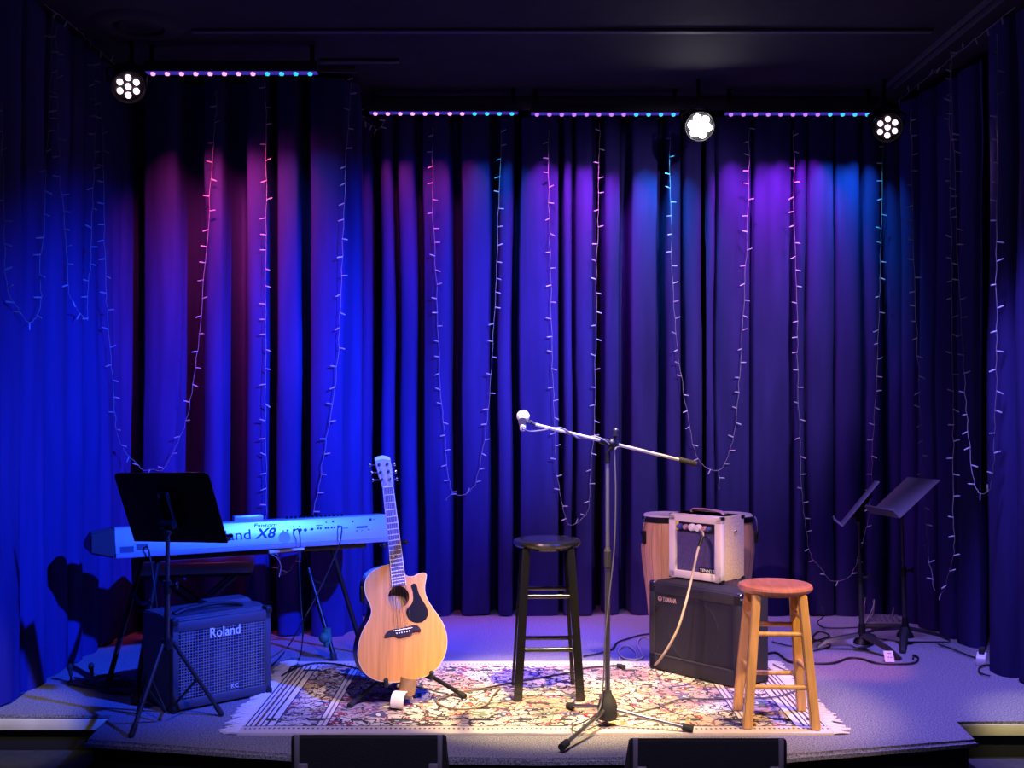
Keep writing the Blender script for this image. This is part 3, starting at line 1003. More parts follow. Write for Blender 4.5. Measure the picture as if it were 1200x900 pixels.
for s in (0, 1):
    b = B()
    X0 = -0.115 if s == 0 else kw
    a_ = [(0.0, 0.0), (0.0, kh)]
    ring0 = [(0, 0.0, 0.002), (0, 0.0, kh), (0, 0.16, kh - 0.004), (0, kd, 0.078), (0, kd, 0.006)]
    ring1 = [(1, 0.07, 0.022), (1, 0.07, kh - 0.026), (1, 0.17, kh - 0.030), (1, kd - 0.02, 0.070), (1, kd - 0.02, 0.022)]
    fx = (lambda t: -0.108 * t) if s == 0 else (lambda t: kw + 0.03 * t)
    quad_prism(b, [(fx(t), y, z) for t, y, z in ring0], [(fx(t), y, z) for t, y, z in ring1])
    bmesh.ops.bevel(b, geom=b.edges[:], offset=0.008, segments=2, affect='EDGES')
    obj('end_cap', b, 'kbd_end', root)
obj('display', box(B(), (0.47 * kw, 0.075, kh + 0.012), (0.155, 0.05, 0.034), bev=0.005), 'silver', root, label='raised display housing on the top')
kb = B()
for i in range(52):
    box(kb, (0.09 + i * (kw - 0.18) / 51, kd - 0.07, 0.088), ((kw - 0.18) / 51 * 0.92, 0.13, 0.02))
obj('white_keys', kb, 'pearl', root, kind='stuff')
kn = B()
for i in range(14):
    rod(kn, (0.62 * kw + i * 0.024, 0.09, kh - 0.004), (0.62 * kw + i * 0.024, 0.09, kh + 0.010), 0.006, seg=8)
obj('slider_knobs', kn, 'black_satin', root, kind='stuff')


def kx(px):
    """distance along the rear panel for an image column"""
    d = (px - CX) / F
    return (d * kp0.y - kp0.x) / (math.cos(ka) - d * math.sin(ka))


def kzz(px, py):
    x = kx(px)
    D = kp0.y + math.sin(ka) * x
    return CH - (py - HY) / F * D - kz


def ktext(name, body, x0, x1, ytop, ybot, **k):
    xa, xb = kx(x0), kx(x1)
    xm = (x0 + x1) / 2
    z0, z1 = kzz(xm, ybot), kzz(xm, ytop)
    text(name, body, xb - xa, z1 - z0, 'dark_print', panel, PT @ T(((xa + xb) / 2, -0.001, (z0 + z1) / 2)), **k)


ktext('lettering', 'Roland', 241.0, 294.5, 621.5, 633.5, bold=0.006)
ktext('lettering', 'X8', 299, 325, 618.5, 631, shear=0.3, bold=0.03)
ktext('lettering', 'Fantom', 299, 326, 613.0, 617.5, shear=0.2, bold=0.015)
jk = B()
for px, py, r_ in ((333, 622, .004), (338, 621.5, .006), (346, 621, .008), (353, 621, .009), (359, 621, .009), (365.5, 620.3, .004), (367, 620, .007), (374, 619, .006), (377, 619, .006), (383, 618.5, .006), (386, 618.3, .006), (390, 618, .006), (393, 618, .005), (398, 617, .008), (384, 612, .004), (392, 611, .006), (415, 611, .005), (436, 608.7, .008), (419, 622, .004), (433, 620.5, .004), (440, 608.5, .003), (425, 621.5, .003), (345, 617, .003), (352, 616.5, .003), (375, 615.8, .003)):
    x, z = kx(px), kzz(px, py)
    rod(jk, (x, 0.004, z), (x, -0.0025, z), r_, seg=10)
for x0, x1, y0, y1 in ((419, 432, 616.4, 618.6), (372, 379, 615.2, 615.8), (401, 409, 618.5, 619.2)):
    xa, xb = kx(x0), kx(x1)
    box(jk, ((xa + xb) / 2, 0.0, (kzz((x0 + x1) / 2, y0) + kzz((x0 + x1) / 2, y1)) / 2), (xb - xa, 0.005, abs(kzz(x0, y0) - kzz(x0, y1))))
jk.transform(PT)
obj('jacks', jk, 'dark_print', root, kind='stuff')
inl = B()
for x0, x1, y0, y1 in ((141, 157, 640, 648), (160, 174, 637, 645)):
    xa, xb = kx(x0), kx(x1)
    xm = (xa + xb) / 2
    zc = (kzz((x0 + x1) / 2, y0) + kzz((x0 + x1) / 2, y1)) / 2
    box(inl, (xm, 0.0, zc), (xb - xa, 0.004, 0.03))
inl.transform(PT)
obj('power_inlet', inl, 'dark_print', root)
dk = B()
x, z = kx(334), kzz(334, 630)
rod(dk, (x, 0.003, z), (x, -0.0015, z), 0.032, seg=24)
dk.transform(PT)
obj('round_sticker', dk, mat('sticker', (0.42, 0.45, 0.62), 0.5), root, label='dull round sticker near the jacks')

# keyboard stand
Km = T((kp0.x, kp0.y, 0)) @ rz(ka)
root = empty('keyboard_stand', tuple((Km @ Vector((kw / 2, 0.15, 0)))), ka, 'black table-style keyboard stand with splayed legs', 'keyboard stand')
lf = [(P(190, 655, 5.62), G(158, 826)), (P(166, 640, 5.95), G(127, 803)), (P(395, 640, 6.2), G(425, 766)), (P(362, 638, 6.3), G(392, 775))]
tops = [Km @ Vector((kx(190), 0.10, kz)), Km @ Vector((kx(166) + 0.06, 0.30, kz)), Km @ Vector((kx(395), 0.10, kz)), Km @ Vector((kx(362) + 0.05, 0.30, kz))]
legs_ = []
for tp, (_, ft) in zip(tops, lf):
    ft = Vector((ft.x, ft.y, 0.012))
    b = rod(B(), ft, tp + Vector((0, 0, -0.02)), 0.0135)
    lg = obj('leg', b, 'black_metal', root, world=True)
    obj('rubber_foot', rod(B(), ft + Vector((0, 0, -0.010)), ft.lerp(tp, 0.05), 0.018), 'rubber', lg, world=True)
    legs_.append((ft, tp))
for i, j in ((0, 1), (2, 3)):
    a = legs_[i][0].lerp(legs_[i][1], 0.66)
    c = legs_[j][0].lerp(legs_[j][1], 0.66)
    obj('crossbar', tube(B(), smooth_path([a, a.lerp(c, 0.5) + Vector((0, 0, -0.03)), c], 5), 0.009, 8), 'black_metal', root, world=True)
for y in (0.09, 0.29):
    b = B()
    box(b, (kw / 2, y, kz - 0.018), (kw * 0.86, 0.035, 0.035), Km, bev=0.004)
    obj('rail', b, 'black_metal', root, world=True)
p = legs_[3][0].lerp(legs_[3][1], 0.18)
obj('green_lit_sleeve', ball(rod(B(), p + Vector((0, 0, -0.05)), p + Vector((-0.01, 0, 0.05)), 0.026, 0.022, 10), p + Vector((-0.02, -0.015, 0.0)), 0.03, 10), 'foot_green', root, world=True, label='green sleeve imitating green light on one leg')  # added sleeve, stands in for the green-lit foot of this leg
# little wooden strip held under the keyboard
p, q = P(315, 647, 5.72), P(356, 643, 5.85)
tag(obj('drumstick', rod(B(), p, q, 0.009, 0.007), 'binding'), 'pale wooden stick lying on the stand rail under the keyboard', 'stick')

# bench behind the keyboard
bc = P(232, 668, 6.45)
root = empty('piano_bench', (bc.x, bc.y, 0), R(12), 'padded dark bench on crossed legs behind the keyboard', 'bench')
b = B()
box(b, (0, 0, 0.475), (0.64, 0.34, 0.075), bev=0.03, seg=3)
obj('cushion', b, 'bench', root)
obj('seat_board', box(B(), (0, 0, 0.432), (0.60, 0.30, 0.02)), 'black', root)
for y in (-0.12, 0.12):
    for s in (-1, 1):
        obj('leg', rod(B(), (s * 0.26, y, 0.012), (-s * 0.22, y + 0.012 * s, 0.425), 0.014), 'stand_tube', root)
for x in (-0.26, 0.26):
    obj('foot_bar', rod(B(), (x, -0.15, 0.013), (x, 0.15, 0.013), 0.013), 'black_metal', root)

# ------------------------------------------------------------------ keyboard amp
p0, p1 = G(200, 836), G(315, 813)
aw = (p1 - p0).length
aa = math.atan2(p1.y - p0.y, p1.x - p0.x)
root = empty('keyboard_amp', tuple((p0 + p1) / 2), aa, 'black keyboard amplifier with square mesh grille beside the music stand', 'amplifier')
ah, ad = 0.435, 0.30
b = B()
prism(b, [(0, 0.012), (0, ah - 0.03), (0.018, ah - 0.008), (0.10, ah), (ad, ah - 0.004), (ad, 0.012)], -aw / 2, aw / 2, mt)
bmesh.ops.bevel(b, geom=b.edges[:], offset=0.008, segments=2, affect='EDGES')
obj('cabinet', b, 'vinyl', root)
b = B()
for (x, z, sx, sz) in ((0, ah - 0.045, aw, 0.05), (0, 0.032, aw, 0.04), (-aw / 2 + 0.016, ah / 2, 0.032, ah - 0.04), (aw / 2 - 0.016, ah / 2, 0.032, ah - 0.04)):
    box(b, (x, -0.008, z), (sx, 0.03, sz), bev=0.006)
obj('front_frame', b, 'vinyl', root)
obj('baffle', box(B(), (0, 0.002, ah / 2), (aw - 0.04, 0.008, ah - 0.06)), 'black', root)
b = B()
gw, gh = aw - 0.064, ah - 0.115
for i in range(33):
    x = -gw / 2 + gw * i / 32
    box(b, (x, -0.013, 0.052 + gh / 2), (0.0027, 0.003, gh))
for i in range(25):
    z = 0.052 + gh * i / 24
    box(b, (0, -0.015, z), (gw, 0.003, 0.0027))
obj('mesh_grille', b, 'grille_wire', root, smooth=0, kind='stuff')
rx90 = Matrix.Rotation(R(90), 4, 'X')
b = B()
lathe(b, [(0.155, 0.0), (0.15, 0.008), (0.135, 0.002), (0.06, -0.003 + 0.002), (0.05, 0.001)], 40, T((0.0, -0.003, 0.20)) @ rx90)
obj('woofer', b, 'cone', root)
obj('dust_cap', lathe(B(), [(0.0, 0.008), (0.03, 0.006), (0.052, 0.0)], 28, T((0.0, -0.003, 0.20)) @ rx90), 'cone_dust', root)
for sx, sz in ((-1, 0.345), (1, 0.345), (1, 0.09), (-1, 0.09)):
    obj('tweeter', lathe(B(), [(0.0, 0.004), (0.012, 0.0035), (0.016, 0.001), (0.033, 0.005), (0.038, 0.0)], 24, T((sx * (gw / 2 - 0.05), -0.003, sz)) @ rx90), 'cone_dust', root)
text('lettering', 'Roland', 0.155, 0.046, 'white_print', root, T((0.01, -0.021, ah - 0.092)), bold=0.008)
text('lettering', 'KC', 0.036, 0.020, 'white_print', root, T((0.06, -0.019, 0.078)), bold=0.0)
b = B()
tube(b, smooth_path([(-0.2, 0.08, ah), (-0.13, 0.08, ah + 0.018), (0.0, 0.08, ah + 0.024), (0.1, 0.08, ah + 0.016), (0.15, 0.08, ah)], 5), 0.010, 8)
for v in b.verts:
    v.co.y = 0.08 + (v.co.y - 0.08) * 1.9
obj('handle', b, 'black_satin', root)
b = B()
prism(b, [(0.14, ah - 0.01), (0.16, ah + 0.014), (0.27, ah + 0.018), (0.29, ah - 0.01)], 0.02, aw / 2 - 0.01, mt)
bmesh.ops.bevel(b, geom=b.edges[:], offset=0.006, segments=2, affect='EDGES')
obj('control_panel', b, 'vinyl', root)
for sx in (-1, 1):
    for sz in (0.02, ah - 0.02):
        obj('corner_guard', box(B(), (sx * (aw / 2 - 0.012), -0.004, sz), (0.034, 0.05, 0.034), bev=0.008), 'black_satin', root)
b = B()
for sx in (-1, 1):
    for y in (0.04, ad - 0.04):
        rod(b, (sx * (aw / 2 - 0.05), y, 0), (sx * (aw / 2 - 0.05), y, 0.014), 0.018)
obj('rubber_foot', b, 'rubber', root)

# ------------------------------------------------------------------ bass cabinet with small combo on top
p0, p1 = G(762, 785), G(868, 811)
aw = (p1 - p0).length
aa = math.atan2(p1.y - p0.y, p1.x - p0.x)
root = empty('bass_cabinet', tuple((p0 + p1) / 2 + Vector((0, 0, 0.013))), aa, 'large black speaker cabinet carrying the small cream amplifier', 'amplifier')
ah, ad = 0.46, 0.225
b = box(B(), (0, ad / 2 + 0.008, ah / 2 + 0.004), (aw, ad - 0.016, ah - 0.008), bev=0.008)
obj('cabinet', b, 'vinyl_dark', root)
b = B()
for (x, z, sx, sz) in ((0, ah - 0.03, aw, 0.052), (0, 0.045, aw, 0.082), (-aw / 2 + 0.02, ah / 2, 0.04, ah - 0.01), (aw / 2 - 0.02, ah / 2, 0.04, ah - 0.01)):
    box(b, (x, 0.004, z), (sx, 0.024, sz), bev=0.004)
obj('front_frame', b, 'vinyl_dark', root)
obj('bottom_piping', box(B(), (0, -0.009, 0.083), (aw - 0.08, 0.004, 0.006)), 'board', root)
b = B()
gx, gz0, gz1 = aw / 2 - 0.04, 0.087, ah - 0.056
nn_ = 28
vv = {}
for i in range(nn_ + 1):
    for j in range(nn_ + 1):
        x = -gx + 2 * gx * i / nn_
        z = gz0 + (gz1 - gz0) * j / nn_
        d = math.hypot(x - 0.0, z - 0.235)
        bulge = -0.0035 * math.exp(-((d - 0.165) / 0.012) ** 2)
        vv[i, j] = b.verts.new((x, -0.001 + bulge, z))
for i in range(nn_):
    for j in range(nn_):
        b.faces.new([vv[i, j], vv[i + 1, j], vv[i + 1, j + 1], vv[i, j + 1]])
obj('grille_cloth', b, 'cloth_dark', root, smooth=80)
obj('speaker_ring', lathe(B(), [(0.168, 0.0), (0.165, 0.0025), (0.161, 0.0)], 44, T((0.0, -0.002, 0.235)) @ rx90), 'vinyl_dark', root)
text('lettering', 'YAMAHA', 0.092, 0.025, 'print_red', root, T((-aw / 2 + 0.137, -0.004, ah - 0.085)), bold=0.01)
b = B()
lathe(b, [(0.0135, 0.0), (0.0135, 0.0018), (0.0112, 0.0018), (0.0112, 0.0)], 24, T((-aw / 2 + 0.072, -0.003, ah - 0.085)) @ rx90)
for k in range(3):
    a = R(90 + 120 * k)
    m3 = T((-aw / 2 + 0.072, -0.0045, ah - 0.085)) @ Matrix.Rotation(-a, 4, 'Y')
    box(b, (0.006, 0, 0), (0.012, 0.0016, 0.0016), m3)
    box(b, (0.008, 0, 0.0018), (0.006, 0.0016, 0.0010), m3)
    box(b, (0.008, 0, -0.0018), (0.006, 0.0016, 0.0010), m3)
obj('emblem', b, 'print_red', root)
for sx in (-1, 1):
    for sz in (0, 1):
        for y in ((0.012, ad - 0.02) if sx > 0 or sz > 0 else (0.012,)):
            b = box(B(), (sx * (aw / 2 - 0.013), y, ah - 0.012 if sz else 0.016), (0.036, 0.036, 0.034), bev=0.010, seg=3)
            obj('corner_guard', b, 'chrome' if sz else 'black_satin', root)
b = B()
for sx in (-1, 1):
    for y in (0.04, ad - 0.04):
        rod(b, (sx * (aw / 2 - 0.06), y, -0.0), (sx * (aw / 2 - 0.06), y, 0.010), 0.016)
obj('rubber_foot', b, 'rubber', root)

cz = ah + 0.013
q0, q1 = P(786, 681, F / 217.0), P(847, 689, F / 226.0)
cw = math.hypot(q1.x - q0.x, q1.y - q0.y)
ca = math.atan2(q1.y - q0.y, q1.x - q0.x)
root = empty('combo_amp', ((q0.x + q1.x) / 2, (q0.y + q1.y) / 2, cz), ca, 'small cream and tweed combo amplifier on top of the black cabinet', 'amplifier')
ch, cd = 0.35, 0.20
b = box(B(), (0, cd / 2 + 0.006, ch / 2 + 0.006), (cw, cd - 0.012, ch - 0.012), bev=0.007)
obj('cabinet', b, 'tweed', root)
b = B()
fw = 0.040
for (x, z, sx, sz) in ((0, ch - fw / 2 - 0.002, cw + 0.004, fw), (0, fw / 2 + 0.008, cw + 0.004, fw), (-cw / 2 + fw / 2, ch / 2, fw + 0.004, ch - 0.01), (cw / 2 - fw / 2, ch / 2, fw + 0.004, ch - 0.01)):
    box(b, (x, 0.0, z), (sx, 0.034, sz), bev=0.006)
obj('front_frame', b, 'cream_vinyl', root, label='cream vinyl front frame')
obj('top_panel', box(B(), (0, 0.09, ch - 0.004), (cw - 0.01, 0.18, 0.008), bev=0.003), 'cream_vinyl', root)
obj('grille_cloth', box(B(), (0, 0.004, 0.162), (cw - 0.07, 0.008, 0.25)), 'cloth_blue', root, label='slate grille cloth')
obj('control_panel', box(B(), (0.012, -0.002, ch - 0.067), (cw - 0.10, 0.014, 0.052), bev=0.002), 'black_satin', root)
obj('side_tag', box(B(), (-cw / 2 + 0.052, -0.006, ch - 0.064), (0.022, 0.016, 0.048), bev=0.002), 'yellow_tag', root, label='yellow label at the left of the knobs')
for x, m_, r_ in ((-0.095, 'knob_blue', 0.015), (-0.055, 'knob_pink', 0.014), (-0.014, 'knob_white', 0.019), (0.027, 'knob_white', 0.019), (0.066, 'knob_pink', 0.013), (0.092, 'knob_blue', 0.012)):
    obj('knob', lathe(B(), [(0.0, 0.024), (r_ * 0.8, 0.023), (r_, 0.018), (r_ * 1.05, 0.0)], 20, T((x, -0.008, ch - 0.067)) @ rx90), m_, root)
for sx, sz, y in ((1, 1, 0.002), (1, 0, 0.002), (-1, 1, 0.002), (-1, 0, 0.002), (1, 1, cd - 0.015), (1, 0, cd - 0.015)):
    obj('corner_guard', box(B(), (sx * (cw / 2 - 0.008), y, ch - 0.012 if sz else 0.014), (0.022, 0.038, 0.022), bev=0.007), 'black_satin', root)
b = B()
for sx in (-1, 1):
    for y in (0.03, cd - 0.03):
        rod(b, (sx * (cw / 2 - 0.04), y, 0), (sx * (cw / 2 - 0.04), y, 0.012), 0.012)
obj('rubber_foot', b, 'rubber', root)
b = B()
tube(b, smooth_path([(-0.10, 0.10, ch), (-0.085, 0.10, ch + 0.018), (0.0, 0.10, ch + 0.020), (0.085, 0.10, ch + 0.014), (0.11, 0.10, ch)], 5), 0.007, 8)
for v in b.verts:
    v.co.y = 0.10 + (v.co.y - 0.10) * 2.2
obj('handle', b, 'knob_pink', root, label='flat strap handle')
obj('badge', box(B(), (0.075, -0.003, 0.062), (0.105, 0.010, 0.026), bev=0.002), 'black_satin', root)
text('lettering', 'TENNTE', 0.092, 0.015, 'white_print', root, T((0.076, -0.010, 0.062)), bold=0.01)
obj('strap_button', ball(B(), (cw / 2 + 0.004, 0.11, 0.27), 0.009, 10), 'chrome', root)
combo_m = W[root.name]


# ------------------------------------------------------------------ congas
def conga(px, label, seed, group='pair of congas behind the amplifiers'):
    D = F / 200.0
    c = Vector(((px - CX) / F * D, D, 0))
    root = empty('conga_drum', tuple(c), 0, label, 'drum', group)
    H = 0.765
    b = lathe(B(), [(0.10, 0.0), (0.108, 0.004), (0.112, 0.14), (0.128, 0.30), (0.148, 0.46), (0.158, 0.56), (0.155, 0.64), (0.142, 0.72), (0.138, 0.735), (0.128, 0.735), (0.10, 0.05)], 40)
    sh = obj('shell', b, 'conga', root)
    st = B()
    for k in range(16):
        a = 2 * PI * k / 16
        tube(st, [(math.cos(a) * (r_ + 0.0005), math.sin(a) * (r_ + 0.0005), z) for r_, z in ((0.112, 0.14), (0.128, 0.30), (0.148, 0.46), (0.158, 0.56), (0.155, 0.64), (0.142, 0.72))], 0.0012, 4)
    obj('stave_joints', st, 'strap', sh)
    obj('rim', lathe(B(), [(0.140, 0.722), (0.151, 0.725), (0.153, 0.748), (0.147, 0.756), (0.137, 0.752), (0.137, 0.722)], 40), 'black_metal', root)
    obj('head', lathe(B(), [(0.145, 0.742), (0.146, 0.757), (0.138, 0.766), (0.09, 0.768), (0.0, 0.768)], 40), 'drumhead', root, label='pale skin drum head')
    for k in range(5):
        a = 2 * PI * k / 5 + seed
        d = Vector((math.cos(a), math.sin(a), 0))
        s = Vector((-d.y, d.x, 0))
        m_ = Matrix((s, d, Vector((0, 0, 1)))).transposed().to_4x4()
        b = B()
        box(b, (0, 0.163, 0.635), (0.035, 0.016, 0.075), m_, bev=0.006)
        box(b, (0, 0.169, 0.66), (0.026, 0.022, 0.02), m_, bev=0.004)
        lug = obj('lug_plate', b, 'black_metal', root)
        b = B()
        tube(b, [d * 0.176 + Vector((0, 0, 0.60)), d * 0.172 + Vector((0, 0, 0.70)), d * 0.158 + Vector((0, 0, 0.752)), d * 0.148 + Vector((0, 0, 0.748))], 0.0045, 8)
        obj('tuning_rod', b, 'chrome', lug)
    return root


conga(783, 'left conga of the pair, standing behind the small cream amplifier', R(203))
conga(852.5, 'right conga of the pair, its side showing past the tweed cabinet', R(-14))

# ------------------------------------------------------------------ guitar and its stand
GY = math.radians(20)
gs = 1.0 / 253.0          # metres per photo pixel at the guitar


def gxz(px, py):
    return ((px - 470.0) * gs / math.cos(GY - 0.08) + 0.027 * (800.0 - py) * gs, (800.0 - py) * gs * 1.01)


gb = P(470, 800, F / 253.0)
groot = empty('acoustic_guitar', (gb.x, gb.y, gb.z), 0, 'natural-top acoustic cutaway guitar with black pickguard, standing upright', 'guitar')
GM = T(gb) @ rz(GY) @ Matrix.Rotation(R(-8), 4, 'X')      # yaw to the right, lean back
W[groot.name] = T(gb)


def gobj(name, bm, m, parent=None, **k):
    bm.transform(GM)
    return obj(name, bm, m, parent or groot, world=True, **k)


bodypx = [(456.5, 664), (446, 666.5), (437, 671), (430.5, 679), (428.5, 688), (430.5, 699), (435, 709), (436.5, 718), (433, 727), (426.5, 738), (422, 751), (420.5, 764), (423, 776), (430, 787), (441, 794.5), (456, 798.2), (472, 799),
          (488, 797.5), (502, 794), (513, 786.5), (521, 775), (524.5, 762), (524, 748), (518.5, 733), (510, 720), (503, 709), (499.5, 700), (499, 691), (500.5, 683), (501, 678), (498, 675.8), (492, 676.5), (486, 679), (480, 679), (476, 676.5), (474, 670), (472.5, 663)]
ol = [gxz(*p) for p in bodypx]
ol = [(v.x, v.z) for v in smooth_path([Vector((x, 0, z)) for x, z in ol], 3, closed=True)]
BD = 0.105
sides = B()
prism(sides, ol, 0.004, BD, None)
bmesh.ops.delete(sides, geom=[f for f in sides.faces if len(f.verts) > 4 and f.calc_center_median().y < 0.02], context='FACES')
gobj('sides_and_back', sides, 'guitar_side')
hx, hz = gxz(468, 702)
hr = 0.051
# top with a real round sound hole
bm = B()
N = len(ol)
ov = [bm.verts.new((x, 0.0, z)) for x, z in ol]
ang0 = [math.atan2(z - hz, x - hx) for x, z in ol]
hv = [bm.verts.new((hx + hr * math.cos(a), 0.0, hz + hr * math.sin(a))) for a in ang0]
hb = [bm.verts.new((hx + hr * math.cos(a), 0.004, hz + hr * math.sin(a))) for a in ang0]
for i in range(N):
    j = (i + 1) % N
    bm.faces.new([ov[i], ov[j], hv[j], hv[i]])
    bm.faces.new([hv[i], hv[j], hb[j], hb[i]])
top = gobj('soundboard', bm, 'spruce', smooth=30)
gobj('inside_back', lathe(B(), [(0.0, 0.0), (0.075, 0.0)], 28, T((hx, 0.06, hz)) @ rx90), 'hole')
b = B()
pts3 = [Vector((x, 0.001, z)) for x, z in ol]
tube(b, pts3, 0.0018, 6, closed=True)
gobj('binding', b, 'guitar_binding')
b = B()
for r_ in (0.0555, 0.064):
    lathe(b, [(r_ - 0.0011, 0.0), (r_ - 0.0009, 0.0008), (r_ + 0.0009, 0.0008), (r_ + 0.0011, 0.0)], 40, T((hx, 0.0, hz)) @ rx90)
gobj('rosette', b, 'rosette')
pg = [gxz(*p) for p in ((484.0, 688), (487, 687.5), (489.5, 690.5), (491, 697), (494.5, 705), (500, 714), (502.5, 722), (500.5, 728.5), (494.5, 732.5), (487, 732.5), (480.5, 729), (477, 722), (477.5, 716.5), (482.5, 711.5), (485.0, 705), (484.5, 697), (482.5, 690.5))]
pg = [(v.x, v.z) for v in smooth_path([Vector((x, 0, z)) for x, z in pg], 3, closed=True)]
gobj('pickguard', prism(B(), pg, -0.0022, 0.0), 'pickguard')
br = [gxz(*p) for p in ((451.5, 747), (453, 742), (459, 738.8), (470, 738), (482, 735.8), (489, 736), (493, 741), (492.5, 743), (485, 742.5), (482, 746), (472, 748), (466, 748), (462, 745.5))]
br = [(v.x, v.z) for v in smooth_path([Vector((x, 0, z)) for x, z in br], 2, closed=True)]
bridge = gobj('bridge', prism(B(), br, -0.009, 0.0), 'ebony')
sadA, sadB = Vector((*[0], *[0], 0)), None
s0, s1 = gxz(461, 740.5), gxz(483, 738.2)
b = B()
rod(b, (s0[0], -0.010, s0[1]), (s1[0], -0.010, s1[1]), 0.0022, seg=8)
gobj('saddle', b, 'pearl')
pin_l = []
for k in range(6):
    px = 464.8 + k * 2.95
    x, z = gxz(px, 743.6 - k * 0.33)
    pin_l.append((x, z))
    gobj('bridge_pin', ball(B(), (x, -0.010, z), 0.0042, 8), 'pearl', bridge)
# neck, fretboard
nA, nB = gxz(450.2, 573.2), gxz(462.0, 572.2)      # nut
eA, eB = gxz(460.5, 689.5), gxz(476.2, 687.8)      # fretboard end
b = B()
quad_prism(b, [(eA[0], -0.007, eA[1]), (eB[0], -0.007, eB[1]), (eB[0], 0.0, eB[1]), (eA[0], 0.0, eA[1])], [(nA[0], -0.007, nA[1]), (nB[0], -0.007, nB[1]), (nB[0], 0.0, nB[1]), (nA[0], 0.0, nA[1])])
gobj('fretboard', b, 'fretboard', smooth=0)
jA, jB = gxz(458.6, 664), gxz(473, 663)
b = B()
rg = []
for (A_, B_), dp in (((jA, jB), 0.022), ((gxz(452.5, 590), gxz(464.5, 589)), 0.017), ((nA, nB), 0.016)):
    xs, zs = (A_[0] + B_[0]) / 2, (A_[1] + B_[1]) / 2
    hw = (B_[0] - A_[0]) / 2
    rg.append([b.verts.new((xs - hw * math.cos(PI * k / 8), 0.0 + dp * math.sin(PI * k / 8), zs)) for k in range(9)])
for r0, r1 in zip(rg, rg[1:]):
    for k in range(8):
        b.faces.new([r0[k], r0[k + 1], r1[k + 1], r1[k]])
    b.faces.new([r0[0], r1[0], r1[8], r0[8]])
b.faces.new(rg[0][::-1])
b.faces.new(rg[-1])
x, z = (jA[0] + jB[0]) / 2, jA[1]
box(b, (x, 0.035, z + 0.008), (0.052, 0.06, 0.03), bev=0.006)
neck = gobj('neck', b, 'guitar_side')
b = B()
for A_, B_ in ((nA, eA), (nB, eB)):
    rod(b, (A_[0], -0.0062, A_[1]), (B_[0], -0.0062, B_[1]), 0.0019, seg=6)
gobj('neck_binding', b, 'binding')
b = B()
rod(b, (nA[0], -0.008, nA[1]), (nB[0], -0.008, nB[1]), 0.0035, seg=8)
gobj('nut', b, 'pearl')
scale_len = 171.0 / 116.5      # nut-to-saddle over nut-to-board-end
fret_src = None
for k in range(1, 21):
    t = (1 - 2 ** (-k / 12.0)) * scale_len
    if t > 0.985:
        break
    A_ = Vector((nA[0], -0.0075, nA[1])).lerp(Vector((eA[0], -0.0075, eA[1])), t)
    B_ = Vector((nB[0], -0.0075, nB[1])).lerp(Vector((eB[0], -0.0075, eB[1])), t)
    gobj('fret', rod(B(), A_, B_, 0.0022, seg=6), 'pearl')
    if k in (12,):
        for s in (0.3, 0.7):
            c_ = A_.lerp(B_, s) + Vector((0, 0.001, 0.012))
            gobj('inlay', ball(B(), c_, 0.004, 8, (1, 0.2, 1)), 'pearl')
# headstock
hp = [(449.6, 573), (448.5, 567), (445.5, 560), (442.5, 548), (440.3, 538.5), (443, 536.6), (449.5, 535.2), (456, 536.4), (459, 538.5), (460.5, 548), (462, 560), (462.6, 567), (462.4, 572.5)]
hd = gobj('headstock', prism(B(), [gxz(*p) for p in hp], -0.006, 0.010), 'headstock')
hp2 = [(440.5, 538.6), (443, 536.8), (449.5, 535.4), (456, 536.6), (458.8, 538.6), (458.6, 541), (450, 539.6), (441.4, 541.4)]
gobj('headstock_cap', prism(B(), [gxz(*p) for p in hp2], -0.0075, -0.004), 'pearl', hd)
tun = ((445.6, 546, -1), (447.3, 555, -1), (448.9, 563.8, -1), (455.3, 545.5, 1), (456.6, 554.5, 1), (458.0, 563.5, 1))
posts = []
for px, py, s in tun:
    x, z = gxz(px, py)
    posts.append((x, z))
    b = rod(B(), (x, -0.005, z), (x, -0.022, z), 0.004, seg=10)
    rod(b, (x, -0.006, z), (x, -0.009, z), 0.0075, seg=12)
    pg_ = gobj('tuner_post', b, 'chrome', hd)
    b = B()
    e0 = 0.034
    rod(b, (x, 0.016, z), (x + s * e0, 0.014, z), 0.003, seg=8)
    ball(b, (x + s * (e0 + 0.006), 0.012, z), 0.010, 12, (0.75, 0.55, 1.0))
    gobj('tuner_knob', b, 'chrome', hd)
order = (2, 1, 0, 3, 4, 5)
for k in range(6):
    s = (k + 0.5) / 6
    nx_ = nA[0] + (nB[0] - nA[0]) * (0.12 + 0.76 * k / 5)
    nz_ = nA[1] + (nB[1] - nA[1]) * k / 5
    t = (0.06 + 0.88 * k / 5)
    sx_, sz_ = s0[0] + (s1[0] - s0[0]) * t, s0[1] + (s1[1] - s0[1]) * t
    px_ = posts[order[k]]
    b = tube(B(), [(px_[0], -0.012, px_[1]), (nx_, -0.0115, nz_), (sx_, -0.0135, sz_), (pin_l[k][0], -0.008, pin_l[k][1])], 0.0009 if k > 1 else 0.0012, 5)
    gobj('string', b, 'string')
# side preamp
x, z = gxz(428, 697)
b = box(B(), (x - 0.001, 0.05, z), (0.012, 0.045, 0.075), bev=0.004)
gobj('preamp', b, 'black_satin')

